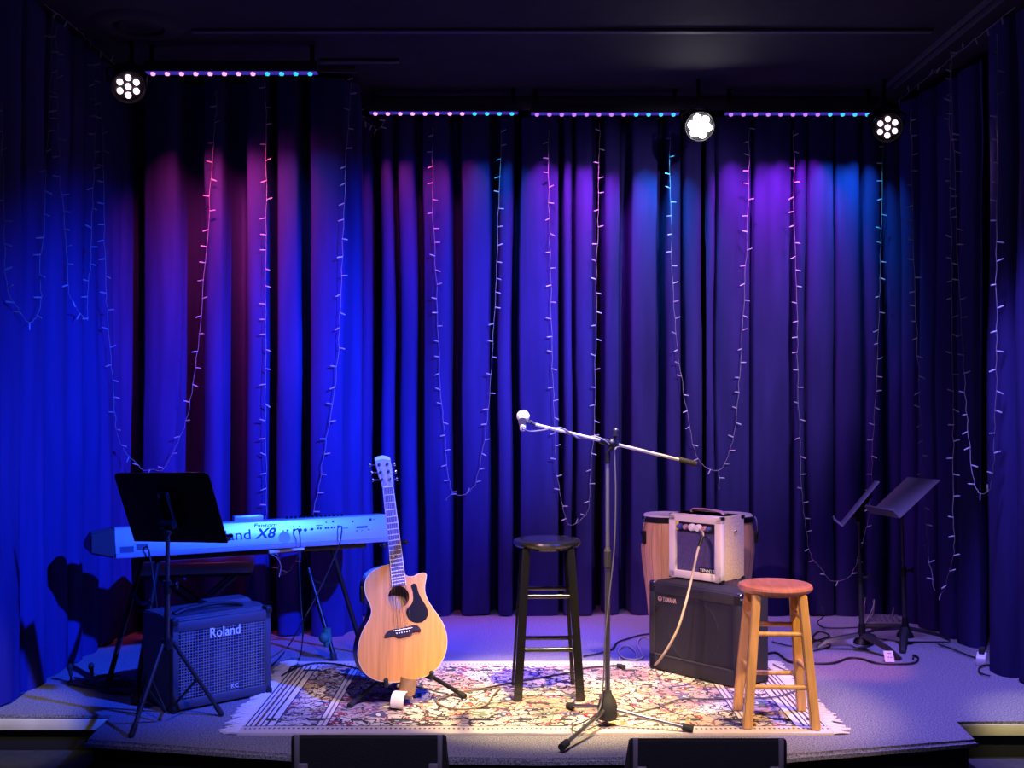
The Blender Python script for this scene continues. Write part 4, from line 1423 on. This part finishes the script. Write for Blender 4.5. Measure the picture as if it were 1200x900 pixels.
# guitar stand
hub = G(473, 806)
root = empty('guitar_stand', (hub.x, hub.y + 0.02, 0), 0, 'black tubular guitar stand holding the acoustic guitar', 'guitar stand')
hub = Vector((hub.x, hub.y + 0.02, 0.135))
fr_ = Vector((0.0, 0.075, 0.0))
for tgt in (G(411, 832), G(543, 821)):
    e_ = Vector((tgt.x, tgt.y, 0.024))
    lg = obj('leg', rod(B(), hub, e_, 0.0105), 'black_satin', root, world=True)
    obj('rubber_foot', rod(B(), e_.lerp(hub, 0.06), e_ + (e_ - hub).normalized() * 0.012, 0.0135), 'rubber', lg, world=True)
e_ = hub + Vector((0.03, 0.36, -0.110))
lg = obj('leg', rod(B(), hub, e_, 0.0105), 'black_satin', root, world=True)
obj('rubber_foot', rod(B(), e_.lerp(hub, 0.06), e_, 0.0135), 'rubber', lg, world=True)
pt = GM @ Vector((gxz(466, 640)[0], 0.075, gxz(466, 640)[1]))
low = GM @ Vector((gxz(472, 790)[0], 0.135, gxz(472, 790)[1]))
obj('upright', tube(B(), [hub, low, pt + Vector((0, 0.02, 0))], 0.0095, 8), 'black_satin', root, world=True)
b = B()
yA = GM @ Vector((gxz(451, 641)[0], -0.004, gxz(451, 641)[1]))
yB = GM @ Vector((gxz(477, 638.5)[0], -0.004, gxz(477, 638.5)[1]))
bk = GM @ Vector((0, 0.05, 0)) - GM @ Vector((0, 0, 0))
tube(b, smooth_path([yA, yA + bk * 0.9, pt + bk * 0.25, yB + bk * 0.9, yB], 5), 0.007, 8)
ball(b, yA, 0.0115, 10)
ball(b, yB, 0.0115, 10)
obj('neck_yoke', b, 'black_satin', root, world=True)
for px, py in ((452, 797.5), (504, 793.5)):
    xx, zz = gxz(px, py)
    a = GM @ Vector((xx, 0.125, zz - 0.015))
    c_ = GM @ Vector((xx, -0.012, zz - 0.015))
    u_ = GM @ Vector((xx * 1.02, -0.018, zz + 0.008))
    b = tube(B(), [hub + Vector((0, 0.02, 0.005)), a, c_, u_], 0.0105, 8)
    ball(b, u_, 0.012, 8)
    obj('body_arm', b, 'rubber', root, world=True)

# rolled strap under the guitar
sc_ = G(483, 806)
root = empty('guitar_strap', (sc_.x, sc_.y, 0.012), 0, 'rolled strap, tan with a pale end, lying under the guitar', 'strap')
b = B()
mt_ = T(P(478, 803, F / 252.5)) @ rz(R(15)) @ Matrix.Rotation(R(10), 4, 'Y')
lathe(b, [(0.036, -0.036), (0.0395, -0.036), (0.0395, 0.036), (0.036, 0.036), (0.036, -0.036)], 24, mt_)
lathe(b, [(0.027, -0.036), (0.030, -0.036), (0.030, 0.036), (0.027, 0.036), (0.027, -0.036)], 24, mt_)
obj('roll', b, 'strap', root, world=True)
b = B()
bm0 = G(465.5, 832.5, 0.012)
prof_ = [Vector((0, y_, z_)) for y_, z_ in ((0.13, 0.016), (0.10, 0.05), (0.05, 0.071), (0.015, 0.066), (-0.005, 0.042), (-0.004, 0.012), (0.02, 0.003))]
prof_ = smooth_path(prof_, 4)
lm = T(bm0) @ rz(R(-14))
lo = []
for s_ in (-0.031, 0.031):
    for off in (0.0, 0.004):
        lo.append([b.verts.new(lm @ (q_ + Vector((s_, off * 0.6, off)))) for q_ in prof_])
for r0, r1 in ((lo[0], lo[2]), (lo[1], lo[3]), (lo[0], lo[1]), (lo[2], lo[3])):
    for k in range(len(r0) - 1):
        b.faces.new([r0[k], r0[k + 1], r1[k + 1], r1[k]])
obj('loose_end', b, 'strap_white', root, world=True, label='pale curled end')

# ------------------------------------------------------------------ microphone stand and microphone
mb = Vector((0.415, 4.82, 0.012))
root = empty('microphone_stand', tuple(mb), 0, 'steel tripod boom stand holding the microphone, in the middle of the stage', 'microphone stand')
b = B()
lathe(b, [(0.0, 0.155), (0.017, 0.155), (0.021, 0.135), (0.036, 0.115), (0.043, 0.085), (0.043, 0.045), (0.036, 0.03), (0.0, 0.028)], 24, T(mb))
obj('hub', b, 'rubber', root, world=True)
for px, py in ((660, 877.5), (808, 857), (668, 830)):
    tgt = G(px, py, 0.015)
    d = (tgt - mb)
    st_ = mb + Vector((d.x, d.y, 0)).normalized() * 0.03 + Vector((0, 0, 0.075))
    e_ = Vector((tgt.x, tgt.y, 0.027))
    lg = obj('leg', rod(B(), st_, e_, 0.0095, 0.0085), 'steel', root, world=True)
    obj('rubber_foot', rod(B(), e_.lerp(st_, 0.09), e_ + (e_ - st_).normalized() * 0.016, 0.0155), 'rubber', lg, world=True)
joint = P(714.5, 522, 4.82)
ptop = Vector((mb.x, mb.y, joint.z - 0.045))
obj('lower_tube', rod(B(), mb + Vector((0, 0, 0.14)), mb + Vector((0, 0, 0.72)), 0.0115), 'steel', root, world=True)
obj('upper_tube', rod(B(), mb + Vector((0, 0, 0.70)), ptop, 0.0085), 'upper_tube', root, world=True)
b = rod(B(), mb + Vector((0, 0, 0.69)), mb + Vector((0, 0, 0.76)), 0.0155)
rod(b, mb + Vector((0, 0, 0.76)), mb + Vector((0, 0, 0.775)), 0.0155, 0.009)
obj('height_clutch', b, 'rubber', root, world=True)
bt, be = P(627, 497.5, 4.70), P(815.5, 543.5, 4.95)
bdir = (be - bt).normalized()
jc = bt.lerp(be, (714.5 - 627) / (815.5 - 627))
obj('boom', rod(B(), bt, be, 0.0070), 'boom', root, world=True)
obj('boom_grip', rod(B(), be - bdir * 0.09, be, 0.0125), 'rubber', root, world=True)
b = rod(B(), jc - bdir * 0.06, jc + bdir * 0.03, 0.0135)
ball(b, jc, 0.02, 14)
tube(b, [jc, jc + Vector((0, 0, -0.02)), ptop + Vector((0, 0, 0.02)), ptop + Vector((0, 0, -0.03))], 0.0135, 10)
rod(b, jc + Vector((0.012, 0, 0.0)), jc + Vector((0.016, -0.005, 0.04)), 0.005)
obj('boom_clamp', b, 'black_metal', root, world=True)
obj('clamp_knob', ball(rod(B(), jc + Vector((0.016, -0.004, 0.032)), jc + Vector((0.017, -0.005, 0.058)), 0.013, 0.015, 12), jc + Vector((0.017, -0.005, 0.055)), 0.013, 10), 'stand_tube', root, world=True)
b = tube(B(), [bt, bt - bdir * 0.02 + Vector((0, 0, 0.006)), P(620, 494, 4.66)], 0.008, 8)
rod(b, P(616, 494.5, 4.68), P(612, 494, 4.60), 0.016, 0.017, 14)
obj('clip', b, 'rubber', root, world=True)

mc = P(613, 487.5, 4.72)
ax = Vector((-0.02, -0.92, -0.36)).normalized()
mm_ = T(mc) @ ax.to_track_quat('Z', 'Y').to_matrix().to_4x4()
root = empty('microphone', tuple(mc), 0, 'handheld vocal microphone with round silver mesh head on the boom', 'microphone')
obj('mesh_head', lathe(B(), [(0.0, -0.028), (0.014, -0.0255), (0.0235, -0.017), (0.0275, -0.004), (0.0275, 0.004), (0.0245, 0.016), (0.019, 0.026), (0.0, 0.026)], 24, mm_), 'mic_grille', root, world=True)
obj('head_band', lathe(B(), [(0.0272, -0.004), (0.0288, -0.0035), (0.0288, 0.0035), (0.0272, 0.004)], 24, mm_), 'chrome', root, world=True)
obj('handle', lathe(B(), [(0.0, 0.024), (0.019, 0.024), (0.0185, 0.04), (0.0125, 0.12), (0.0118, 0.14), (0.0, 0.14)], 20, mm_), 'mic_body', root, world=True)
mic_end = mm_ @ Vector((0, 0, 0.15))


# ------------------------------------------------------------------ cables
def cable(name, pts, r, m, label, n=7, seg=6):
    o = obj(name, tube(B(), smooth_path(pts, n), r, seg), m)
    tag(o, label, 'cable')
    return o


def ground(lst, z=0.008):
    return [G(x, y, z) for x, y in lst]


cp = [mm_ @ Vector((0, 0, 0.135)), mic_end, P(614, 503, 4.56), P(621, 505.5, 4.6), P(634, 504.5, 4.66)]
for k in range(9):
    t = 0.10 + 0.42 * k / 8
    a = k * 1.5
    p_ = bt.lerp(be, t)
    cp.append(p_ + Vector((0, math.cos(a) * 0.013, math.sin(a) * 0.013)))
cp += [jc + Vector((0.015, -0.028, -0.02)), P(720.5, 535, 4.79), P(721.5, 580, 4.79), P(720, 640, 4.79), P(714, 700, 4.79), P(709, 750, 4.78), P(707, 800, 4.78), P(704, 826, 4.76), P(697, 838, 4.72)]
cp += ground([(684, 846), (672, 850), (671, 856), (682, 857), (700, 850), (716, 843)], 0.02) + ground([(735, 837), (770, 829), (798, 819), (830, 819), (870, 818.5), (905, 817), (925, 812), (940, 806), (945, 800)], 0.018) + ground([(930, 790), (915, 783), (906, 778)], 0.02)
cable('microphone_cable', cp, 0.0033, 'cable_mic', 'dark microphone cable winding down the boom stand and across the rug')
jk0 = combo_m @ Vector((0.045, -0.03, ch - 0.075))
b_ = [jk0 + Vector((0, 0.018, 0)), P(824, 626, 5.72), P(820, 637, 5.68), P(816, 652, 5.62), P(810, 680, 5.50), P(804, 705, 5.42), P(795, 735, 5.40), P(784, 757, 5.42), P(774, 772, 5.50)]
b_ += ground([(766, 781), (759, 787), (753, 784)], 0.012)
root = empty('instrument_cable', tuple(jk0), 0, 'beige instrument cable drooping from the small cream amplifier to the rug', 'cable')
obj('lead', tube(B(), smooth_path(b_, 7), 0.0062, 8), 'cable_beige', root, world=True)
b = rod(B(), P(823, 629, 5.70), P(819, 641, 5.665), 0.0105, 0.008)
rod(b, jk0 + Vector((0, 0.02, 0)), P(823, 629, 5.70), 0.005, 0.008)
obj('plug', b, 'black_satin', root, world=True)
cable('floor_cable', ground([(726, 770), (729, 777), (745, 774), (745, 765), (738, 758), (729, 758), (725, 764), (731, 771), (744, 773), (753, 770), (750, 762), (747, 755), (750, 748), (758, 747), (764, 752)], 0.008), 0.0042, 'cable_beige', 'beige cable curled on the carpet left of the black cabinet')
cable('floor_cable', ground([(684, 769), (704, 765), (718, 760), (723, 753), (737, 748), (752, 744), (775, 741)], 0.008), 0.0048, 'cable_black', 'black cable crossing the carpet behind the black stool')
root = empty('extension_lead', tuple(G(732, 783)), 0, 'dark lead with a plug lying on the back edge of the rug', 'cable')
obj('lead', tube(B(), smooth_path(ground([(560, 808), (600, 800), (640, 793), (668, 788), (685, 783), (705, 781), (725, 779.5)], 0.018), 7), 0.0045, 6), 'cable_black', root, world=True)
b = rod(B(), G(724, 779.5, 0.022), G(731, 782, 0.022), 0.010, 0.014)
obj('plug', b, 'rubber', root, world=True)
cable('guitar_cable', ground([(520, 817), (535, 812), (560, 808), (576, 807), (586, 806), (578, 815), (570, 826), (555, 830), (535, 831), (515, 826), (513, 820), (522, 817)], 0.018), 0.0038, 'cable_brown', 'thin brown cable looped on the rug right of the guitar')
cable('floor_cable', ground([(893, 773), (897, 767), (910, 765), (925, 775), (945, 777), (975, 777), (995, 771), (1010, 772), (1028, 777), (1055, 778), (1072, 776.5), (1076, 771), (1071, 768), (1070, 772)], 0.008), 0.006, 'cable_black', 'thick black cable running along the carpet past the wooden stool to the music stands')
cable('floor_cable', ground([(905, 752), (930, 757), (955, 751), (972, 745), (960, 740), (952, 748), (965, 752), (973, 757), (955, 762), (935, 763)], 0.008), 0.0045, 'cable_black', 'black cable tangled on the carpet behind the wooden stool')
cable('floor_cable', [P(963, 711, 7.0), P(965, 722, 6.9)] + ground([(958, 729), (965, 735), (985, 736), (1005, 735)], 0.008), 0.004, 'cable_black', 'thin black cable rising against the rear drape by the music stands')
cable('floor_cable', ground([(1100, 755), (1115, 760), (1132, 767), (1143, 771)], 0.01), 0.005, 'cable_black', 'black cable from the rightmost music stand to the power strip')
cable('floor_cable', ground([(1160, 792), (1150, 789), (1147, 784), (1151, 780), (1160, 779)], 0.01), 0.0045, 'cable_black', 'black cable loop under the nearest right drape')
kcb = lambda x, y, off: Km @ Vector((kx(x), off, kz + kzz(x, y)))
cable('keyboard_cable', [kcb(347, 620.5, -0.002), kcb(347.5, 620, -0.03), kcb(349.5, 632, -0.035), P(351, 665, 5.85), P(353, 710, 5.85), P(355, 740, 5.85)] + ground([(352, 768), (346, 782), (338, 787), (342, 781), (352, 779)], 0.018), 0.0036, 'cable_black', 'black cable hanging from the jacks beside the keyboard name')
cable('keyboard_cable', [kcb(398, 617, -0.002), kcb(398.5, 617.5, -0.03), kcb(396, 634, -0.035), P(391, 655, 5.95), P(375, 690, 5.9), P(355, 728, 5.8)] + ground([(338, 757), (330, 768), (320, 778), (310, 784)], 0.012), 0.0036, 'cable_black', 'black cable slanting down from the right end of the keyboard')
cable('keyboard_cable', [kcb(170, 641, -0.002), kcb(172, 641, -0.03), kcb(175, 655, -0.03), P(180, 680, 5.5), P(184, 720, 5.5), P(178, 760, 5.5)] + ground([(170, 795), (160, 805), (150, 800)], 0.012), 0.0042, 'cable_black', 'black power cable hanging from the left end of the keyboard')
cable('keyboard_cable', [P(316, 649, 5.74), P(325, 654, 5.74), P(329, 664, 5.74), P(327, 676, 5.74)], 0.0030, 'string_wire', 'short pale cord end dangling under the keyboard')
cable('floor_cable', ground([(330, 792), (345, 783), (370, 777), (400, 779), (430, 786), (452, 789)], 0.018), 0.0042, 'cable_black', 'black cable lying along the left back edge of the rug')
rnd = random.Random(21)
for k, lab in enumerate(('black cable in the tangle under the keyboard, with the widest loops', 'black cable in the tangle under the keyboard, nearest the amplifier', 'black cable in the tangle under the keyboard, nearest the curtain')):
    pts = []
    cx_, cy_ = (140, 804) if k == 0 else (156, 808) if k == 1 else (130, 797)
    for i in range(16):
        a = i * 1.15 + k
        rr_ = (34, 22, 26)[k] * rnd.uniform(0.55, 1.0)
        pts.append(G(cx_ + rr_ * math.cos(a), cy_ + rr_ * 0.28 * math.sin(a), 0.008 + 0.010 * k + 0.004 * (i % 2)))
    cable('floor_cable', pts, 0.0055, 'cable_black', lab, 6)
for k, (x, y, lab) in enumerate(((82, 785, 'black plug end standing on the carpet, left one of two'), (107, 784, 'black plug end standing on the carpet, right one of two'))):
    root = empty('cable_plug', tuple(G(x + 1, y + 12)), 0, lab, 'cable')
    g0 = G(x + 1, y + 12, 0.01)
    top_ = Vector((g0.x - 0.005, g0.y, 0.075))
    b = rod(B(), Vector((g0.x, g0.y, 0.03)), top_, 0.008, 0.012)
    ball(b, top_, 0.015, 10, (1, 1, 1.4))
    obj('plug', b, 'rubber', root, world=True)
    obj('lead', tube(B(), smooth_path([Vector((g0.x, g0.y, 0.035)), g0, G(x - 2 + k * -8, y + 16, 0.008), G(x + 22 - k * 12, y + 20, 0.008), G(x + 45 - k * 10, y + 22, 0.008)], 6), 0.005, 6), 'cable_black', root, world=True)

# ------------------------------------------------------------------ small mixer, power strip, paper tag
mxp = G(1037, 737)
root = empty('mixer', (mxp.x, mxp.y, 0), R(-6), 'small grey mixer with cables on the floor behind the music stands', 'mixer')
b = B()
prism(b, [(0.0, 0.006), (0.0, 0.036), (0.15, 0.062), (0.15, 0.006)], -0.115, 0.115, mt)
bmesh.ops.bevel(b, geom=b.edges[:], offset=0.003, segments=1, affect='EDGES')
obj('case', b, 'mixer', root)
kn = None
for i in range(6):
    for j in range(3):
        l = (-0.09 + 0.036 * i, 0.03 + 0.035 * j, 0.041 + 0.006 * j)
        if kn is None:
            kn = obj('knob', lathe(B(), [(0.0, 0.016), (0.007, 0.015), (0.008, 0.0)], 10), 'string_wire', root)
            kn.location = l
        else:
            inst(kn, 'knob', l, root)
for x, h_ in ((-0.10, 0.11), (-0.045, 0.09), (0.075, 0.05)):
    obj('plug', rod(B(), (x, 0.13, 0.055), (x + 0.01, 0.135, 0.06 + h_), 0.006, 0.004), 'string_wire', root)
b = B()
tube(b, smooth_path([(-0.045, 0.135, 0.145), (-0.04, 0.12, 0.16), (-0.055, 0.08, 0.12), (-0.10, 0.02, 0.06), (-0.14, -0.02, 0.01), (-0.15, 0.03, 0.008)], 5), 0.004, 6)
tube(b, smooth_path([(-0.09, 0.14, 0.16), (-0.11, 0.1, 0.10), (-0.135, 0.04, 0.02), (-0.13, -0.03, 0.01)], 5), 0.004, 6)
obj('patch_leads', b, 'string_wire', root)
pp = G(1150, 777)
root = empty('power_strip', (pp.x, pp.y, 0), R(65), 'white power strip poking out from under the nearest right drape', 'power strip')
obj('case', box(B(), (0, 0, 0.022), (0.17, 0.05, 0.044), bev=0.006), 'paper', root)
obj('plug', box(B(), (0.03, 0, 0.058), (0.04, 0.03, 0.03), bev=0.006), 'rubber', root)
obj('plug', box(B(), (0.085, 0, 0.05), (0.04, 0.03, 0.04), bev=0.006), 'rubber', root)
tg = G(1043, 777)
tm = T(tg + Vector((0, 0.0, 0.003))) @ rz(R(-4)) @ Matrix.Rotation(R(-38), 4, 'X')
root = empty('paper_tag', tuple(tg), 0, 'small white paper tag leaning on the foot of a music stand', 'paper')
obj('sheet', box(B(), (0, 0, 0.035), (0.05, 0.0015, 0.066), tm), 'paper', root, world=True)
b = B()
box(b, (0.004, -0.0012, 0.053), (0.018, 0.0012, 0.004), tm)
box(b, (-0.004, -0.0012, 0.030), (0.005, 0.0012, 0.008), tm)
box(b, (0.010, -0.0012, 0.030), (0.012, 0.0012, 0.004), tm)
obj('print', b, 'desk_grey', root, world=True)


# ------------------------------------------------------------------ floor monitors at the stage front
def wedge(x0, x1, ytop, D, label):
    a, c = P(x0, ytop, D), P(x1, ytop, D)
    wd = c.x - a.x
    zt = a.z + 0.34
    root = empty('monitor_wedge', ((a.x + c.x) / 2, D, -0.34), 0, label, 'speaker', 'floor monitors in front of the stage')
    b = B()
    pf = [(0.0, 0.0), (-0.02, zt - 0.02), (-0.01, zt - 0.004), (0.005, zt), (0.20, zt - 0.19), (0.215, 0.12), (0.19, 0.0)]
    prism(b, pf, -wd / 2, wd / 2, mt)
    bmesh.ops.bevel(b, geom=b.edges[:], offset=0.006, segments=2, affect='EDGES')
    obj('cabinet', b, 'monitor_black', root)
    b = B()
    prism(b, [(0.035, zt - 0.025), (0.185, zt - 0.172), (0.190, zt - 0.167), (0.040, zt - 0.020)], -wd / 2 + 0.03, wd / 2 - 0.03, mt)
    obj('grille', b, 'grille_wire', root)
    for s in (-1, 1):
        b = B()
        box(b, (s * (wd / 2 - 0.022), -0.02, zt - 0.065), (0.018, 0.012, 0.135), bev=0.003)
        box(b, (s * (wd / 2 - 0.045), -0.02, zt - 0.118), (0.034, 0.010, 0.036), bev=0.003)
        ball(b, (s * (wd / 2 - 0.045), -0.027, zt - 0.118), 0.005, 8)
        obj('corner_guard', b, 'desk_grey', root)
    return root


wedge(342, 523, 860.5, 4.05, 'black floor monitor in front of the guitar, left of the two')
wedge(737, 921, 864.5, 4.05, 'black floor monitor in front of the wooden stool, right of the two')
